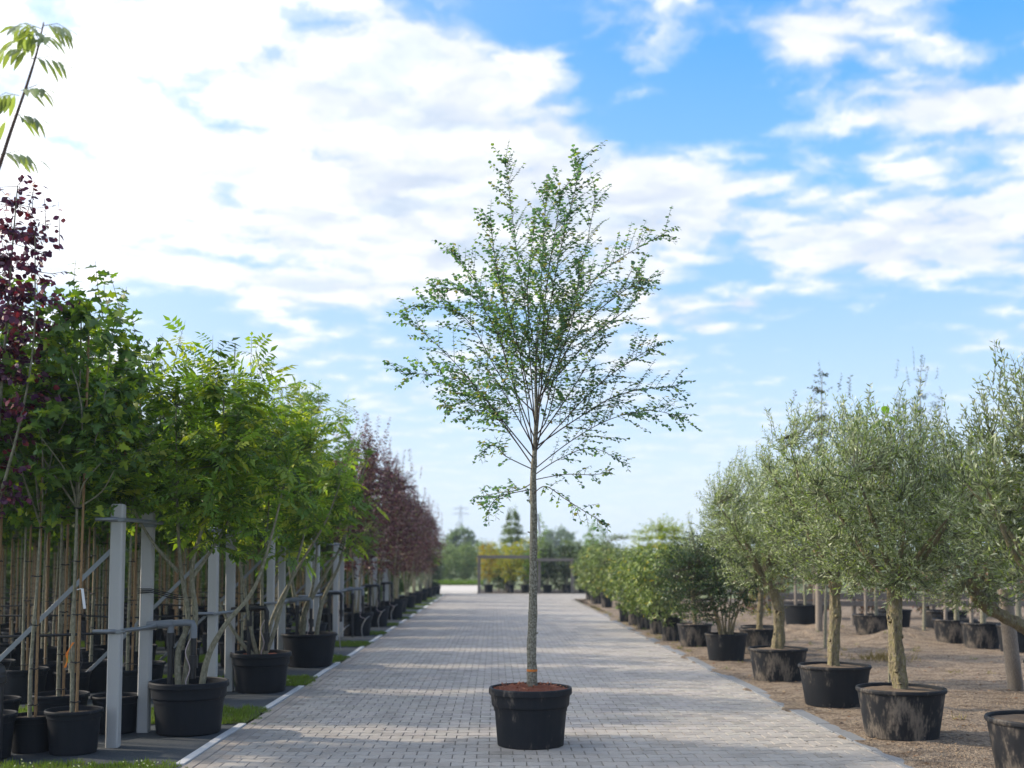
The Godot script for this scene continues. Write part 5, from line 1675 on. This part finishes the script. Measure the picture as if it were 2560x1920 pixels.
	# mid hedge and the far tree line
	var hz := [[Color(0.12, 0.18, 0.09), 0.6], [Color(0.17, 0.24, 0.12), 0.4]]
	rng.seed = 970
	var tl := MultiMesh.new()
	var tb := Buf.new()
	for k in 1500:
		var d := rand_dir()
		var p := Vector3(d.x * 6.0, 3.4 + d.y * 3.4, d.z * 4.0) * pow(rng.randf(), 0.3)
		p.y = maxf(p.y, 0.1)
		tb.leaf(p, rand_dir(), rand_dir(0.5), 0.9, 0.6, pick(hz))
	tl.transform_format = MultiMesh.TRANSFORM_3D
	tl.mesh = one(tb, M.leaf_green)
	tl.instance_count = 90
	for k in 90:
		var z := -260.0 - 120.0 * (k % 2)
		tl.set_instance_transform(k, Transform3D(Basis.from_euler(Vector3(0, rng.randf() * TAU, 0)).scaled(Vector3(1.0, rng.randf_range(0.55, 1.1), 1.0)), Vector3(-190.0 + k * 4.6 + rng.randf_range(-2, 2), 0, z + rng.randf_range(-20, 20))))
	var tn := MultiMeshInstance3D.new()
	tn.name = "distant_wood"
	tn.multimesh = tl
	add_child(tn)
	tag(tn, "low line of distant trees along the horizon", "wood", "", "stuff")
	# the wood that closes the view behind the left block
	var lw := MultiMesh.new()
	var lb := Buf.new()
	for k in 2200:
		var d := rand_dir()
		var p := Vector3(d.x * 1.3, 2.1 + d.y * 1.9, d.z * 1.3) * pow(rng.randf(), 0.35)
		p.y = maxf(p.y, 0.05)
		lb.leaf(p, rand_dir(), rand_dir(0.5), 0.15, 0.09, pick([[Color(0.045, 0.09, 0.025), 0.6], [Color(0.09, 0.15, 0.03), 0.4]]))
	lw.transform_format = MultiMesh.TRANSFORM_3D
	lw.mesh = one(lb, M.leaf_green)
	lw.instance_count = 60
	for k in 60:
		var z := -36.5 - (k / 20) * 9.0
		lw.set_instance_transform(k, Transform3D(Basis.from_euler(Vector3(0, rng.randf() * TAU, 0)).scaled(Vector3.ONE * rng.randf_range(0.85, 1.15)), Vector3(-4.6 - (k % 20) * 1.35 + rng.randf_range(-0.3, 0.3), 0, z + rng.randf_range(-1, 1))))
	var ln := MultiMeshInstance3D.new()
	ln.name = "rear_wood"
	ln.multimesh = lw
	add_child(ln)
	tag(ln, "dense mass of young trees closing the view behind the staked beds", "wood", "", "stuff")
	pylon()

func pylon() -> void:
	var o := thing("pylon", Vector3(-19.2, 0, -600.0), "distant lattice power pylon above the left treetops", "pylon")
	var b := Buf.new()
	var foot := 3.2
	for sx in [-1.0, 1.0]:
		for sz in [-1.0, 1.0]:
			b.tube(pts([[sx * foot, 0, sz * foot], [sx * 1.0, 20, sz * 1.0], [sx * 0.35, 33.5, sz * 0.35]]), taper(3, 0.18, 0.13), 4)
	for k in 9:
		var y0 := k * 3.6
		var w0 := lerpf(foot, 0.5, minf(1.0, y0 / 30.0))
		var w1 := lerpf(foot, 0.5, minf(1.0, (y0 + 3.6) / 30.0))
		for s in [-1.0, 1.0]:
			b.tube(pts([[-w0 * s, y0, w0], [w1 * s, y0 + 3.6, w1]]), taper(2, 0.09, 0.09), 4)
	part("tower", one(b, M.far_steel), o)
	for q in [[31.3, 4.2], [28.4, 4.6]]:
		var a := Buf.new()
		a.tube(pts([[-q[1], q[0], 0], [0, q[0] + 0.9, 0], [q[1], q[0], 0]]), taper(3, 0.11, 0.11), 4)
		a.tube(pts([[-q[1], q[0], 0], [q[1], q[0], 0]]), taper(2, 0.11, 0.11), 4)
		part("cross_arm", one(a, M.far_steel), o)

# ---------------------------------------------------------------- posts, pipes and other small things
func small_things() -> void:
	rng.seed = 1000
	var nth := ["nearest", "second", "third", "fourth", "fifth", "sixth", "seventh", "eighth"]
	for k in 8:
		var z := -9.51 - 3.25 * k
		var o := thing("concrete_post_pair", Vector3(-3.3, 0, z), "%s pair of grey concrete posts with steel clamps and slanting brace" % nth[k], "posts", "concrete post pairs along the left beds")
		for e in 2:
			var b := Buf.new()
			var h := (2.1 if e == 0 else 2.06) if k == 0 else rng.randf_range(1.93, 2.02)
			b.box(Vector3(-0.005, h * 0.5 - 0.06, -0.82 * e), Vector3(0.108, h + 0.12, 0.108), 0.012, Basis.from_euler(Vector3(rng.randf_range(-0.006, 0.006), rng.randf_range(0.05, 0.12), rng.randf_range(-0.006, 0.006))))
			part("post", one(b, M.concrete), o)
		for y in [1.96, 0.99]:
			for e in 2:
				var c := Buf.new()
				c.box(Vector3(-0.005, y - 0.02 * e, -0.82 * e), Vector3(0.135, 0.034, 0.135), 0.004, Basis.from_euler(Vector3(0, 0.085, 0)))
				c.tube(PackedVector3Array([Vector3(0.06, y - 0.02 * e, 0.055 - 0.82 * e), Vector3(0.095, y - 0.02 * e, 0.055 - 0.82 * e)]), taper(2, 0.008, 0.008), 6)
				part("clamp", one(c, M.galvanised), o)
			var p := Buf.new()
			var py: float = y + 0.005
			p.tube(PackedVector3Array([Vector3(-0.17, py, 0.085), Vector3(0.0, py, 0.075), Vector3(0.1, py, -0.3), Vector3(0.12, py, -0.85)]), taper(4, 0.018, 0.018), 10)
			part("pipe_stub", one(p, M.galvanised), o)
		var br := Buf.new()
		br.box(Vector3(-0.86, 0.92, -0.075), Vector3(2.45, 0.04, 0.005), 0.001, Basis.from_euler(Vector3(0, 0, deg_to_rad(45))))
		br.box(Vector3(-0.86, 0.945, -0.10), Vector3(2.45, 0.005, 0.036), 0.001, Basis.from_euler(Vector3(0, 0, deg_to_rad(45))))
		part("brace", one(br, M.galvanised), o)
		if k == 0:
			var wr := Buf.new()
			for e in 3:
				wr.tube(pts([[-0.07, 1.3 + e * 0.02, -0.76], [0.06, 1.31 + e * 0.015, -0.74], [0.3, 1.24 + e * 0.02, -0.78], [0.34, 1.24 + e * 0.02, -0.84]]), taper(4, 0.005, 0.005), 5)
			part("tie_wire", one(wr, M.tie), o)
		# drip line along the bed
		if k < 6:
			var dl := thing("drip_line", Vector3(-3.36, 0.97, z - 0.12), "black irrigation line running left from the %s concrete posts" % nth[k], "pipe", "black irrigation lines across the beds")
			var db := Buf.new()
			var line := PackedVector3Array()
			for e in 25:
				line.append(Vector3(-e * 0.5, -0.012 * sin(e * 0.9) - 0.01 * (e % 3), 0.02 * sin(e * 0.5)))
			db.tube(line, taper(25, 0.014 if k == 0 else 0.012, 0.012), 6)
			part("hose", one(db, M.black_pipe), dl)
			for e in 6:
				var eb := Buf.new()
				var x := -0.3 - e * 0.62
				eb.tube(PackedVector3Array([Vector3(x, -0.02, 0), Vector3(x + 0.05, -0.25, 0.06), Vector3(x - 0.02, -0.48, 0.1), Vector3(x + 0.04, -0.62, 0.2)]), taper(4, 0.003, 0.003), 4)
				part("dripper_tube", one(eb, M.black_pipe), dl)
		# riser with elbow beside the kerb-side tub
		if k < 7:
			var r := thing("irrigation_riser", Vector3(-3.05, 0, z - 0.75), "black irrigation standpipe with grey elbow beside the %s concrete posts" % nth[k], "standpipe", "irrigation standpipes beside the posts")
			var rb := Buf.new()
			rb.tube(pts([[0.0, -0.05, 0], [0.0, 0.86, 0]]), taper(2, 0.026, 0.026), 12)
			part("standpipe", one(rb, M.black_pipe), r)
			var sb := Buf.new()
			sb.tube(pts([[0, 0.80, 0], [0, 0.93, 0]]), taper(2, 0.038, 0.038), 12)
			part("union", one(sb, M.black_pipe), r)
			var eb := Buf.new()
			eb.tube(pts([[0, 0.9, 0], [0, 0.98, 0], [0.03, 1.02, 0], [0.14, 1.025, 0], [0.2, 1.02, 0], [0.215, 0.98, 0], [0.215, 0.88, 0]]), taper(7, 0.032, 0.032), 12)
			eb.tube(pts([[-0.22, 1.0, 0], [0.02, 1.015, 0]]), taper(2, 0.036, 0.04), 12)
			part("elbow", one(eb, M.grey_pipe if k in [0, 2, 4] else M.black_pipe), r)
			var vb := Buf.new()
			vb.tube(pts([[0.215, 0.9, 0], [0.215, 0.5, 0]]), taper(2, 0.028, 0.027), 12)
			vb.tube(pts([[0.215, 0.72, 0], [0.215, 0.6, 0]]), taper(2, 0.042, 0.042), 12)
			part("valve", one(vb, M.black_pipe), r)
			var cb := Buf.new()
			cb.tube(smooth_line(pts([[0.2, 0.88, 0.05], [0.16, 0.75, 0.07], [0.2, 0.6, 0.06], [0.17, 0.45, 0.07], [0.3, 0.38, 0.05]]), 5), taper(21, 0.005, 0.005), 5)
			part("cable", one(cb, M.cable), r)
			var gb := Buf.new()
			gb.tube(smooth_line(pts([[0.38, 0.45, 0.12], [0.30, 0.38, 0.16], [0.22, 0.2, 0.17], [0.24, 0.0, 0.16]]), 5), taper(16, 0.009, 0.009), 6)
			part("hose", one(gb, M.grey_pipe), r)
	# capped pipe at the left picture edge
	var cp := thing("capped_pipe", Vector3(-3.98, 0, -8.75), "thick black capped pipe at the lower left picture edge", "pipe")
	var pb := Buf.new()
	pb.lathe(PackedVector2Array([Vector2(0.055, -0.05), Vector2(0.055, 0.62), Vector2(0.075, 0.63), Vector2(0.078, 0.68), Vector2(0.072, 0.69), Vector2(0.072, 0.72), Vector2(0.06, 0.76), Vector2(0.03, 0.785), Vector2(0.0, 0.79)]), 20)
	part("pipe", one(pb, M.black_pipe), cp)
	# paper tag and orange ribbon on the tree beside the first post
	var tg := thing("paper_tag", Vector3(-3.475, 1.36, -9.19), "white paper tag tied to the staked tree beside the first concrete post", "tag")
	var tb := Buf.new()
	tb.box(Vector3(0.01, -0.075, 0.012), Vector3(0.022, 0.17, 0.0015), 0.0004, Basis.from_euler(Vector3(0.1, 0.2, 0.12)))
	tb.tube(pts([[-0.05, 0.0, 0.0], [-0.01, 0.01, 0.012], [0.0, 0.005, 0.012]]), taper(3, 0.004, 0.004), 5)
	part("paper", one(tb, M.white_tag), tg)
	var rb := thing("orange_ribbon", Vector3(-3.565, 0.90, -9.185), "orange plastic ribbon hanging from the staked tree beside the first concrete post", "ribbon")
	var ob := Buf.new()
	for q in [[0.0, 0.0], [0.012, 0.004]]:
		var a := smooth_line(pts([[0.02 + q[0], 0.02, 0.01], [0.0, -0.03, 0.02 + q[1]], [-0.03 + q[0], -0.08, 0.018], [-0.02, -0.13, 0.015 + q[1]], [-0.045 + q[0], -0.19, 0.012]]), 4)
		for e in a.size() - 1:
			var s := Vector3(0.006, 0, 0.003)
			ob.face(Vector3.ZERO, Basis(), [a[e] - s, a[e] + s, a[e + 1] + s, a[e + 1] - s], Vector3(0, 0, 1))
	part("strip", one(ob, M.orange_ribbon), rb)
	# bits blown over the paving
	rng.seed = 1100
	var rl := Buf.new()
	for k in 420:
		var px := rng.randf_range(-2.3, 3.1) if k % 3 else rng.randf_range(2.3, 3.15)
		var pz := -8.2 - pow(rng.randf(), 1.6) * 22.0
		var l := rng.randf_range(0.008, 0.03)
		rl.leaf(Vector3(px, 0.004, pz), Vector3(rng.randf() - 0.5, 0.02, rng.randf() - 0.5).normalized(), (Vector3.UP + rand_dir() * 0.25).normalized(), l, l * rng.randf_range(0.35, 0.8), Color(0.03, 0.028, 0.02).lerp(Color(0.2, 0.14, 0.06), rng.randf() * rng.randf()))
	var rn := MeshInstance3D.new()
	rn.name = "paving_litter"
	rn.mesh = one(rl, M.litter)
	add_child(rn)
	tag(rn, "tiny dark crumbs and leaf bits blown over the paving", "litter", "", "stuff")
	# tall bamboo tip above the second green tree
	var tc := thing("bare_cane", Vector3(-3.6, 0, -14.6), "thin bare cane sticking up above the green tree tops", "cane")
	var tcb := Buf.new()
	tcb.tube(pts([[0, 0, 0], [0.02, 2.5, 0], [0.06, 4.55, 0]]), taper(3, 0.012, 0.008), 7)
	part("shaft", one(tcb, M.green_twig), tc)
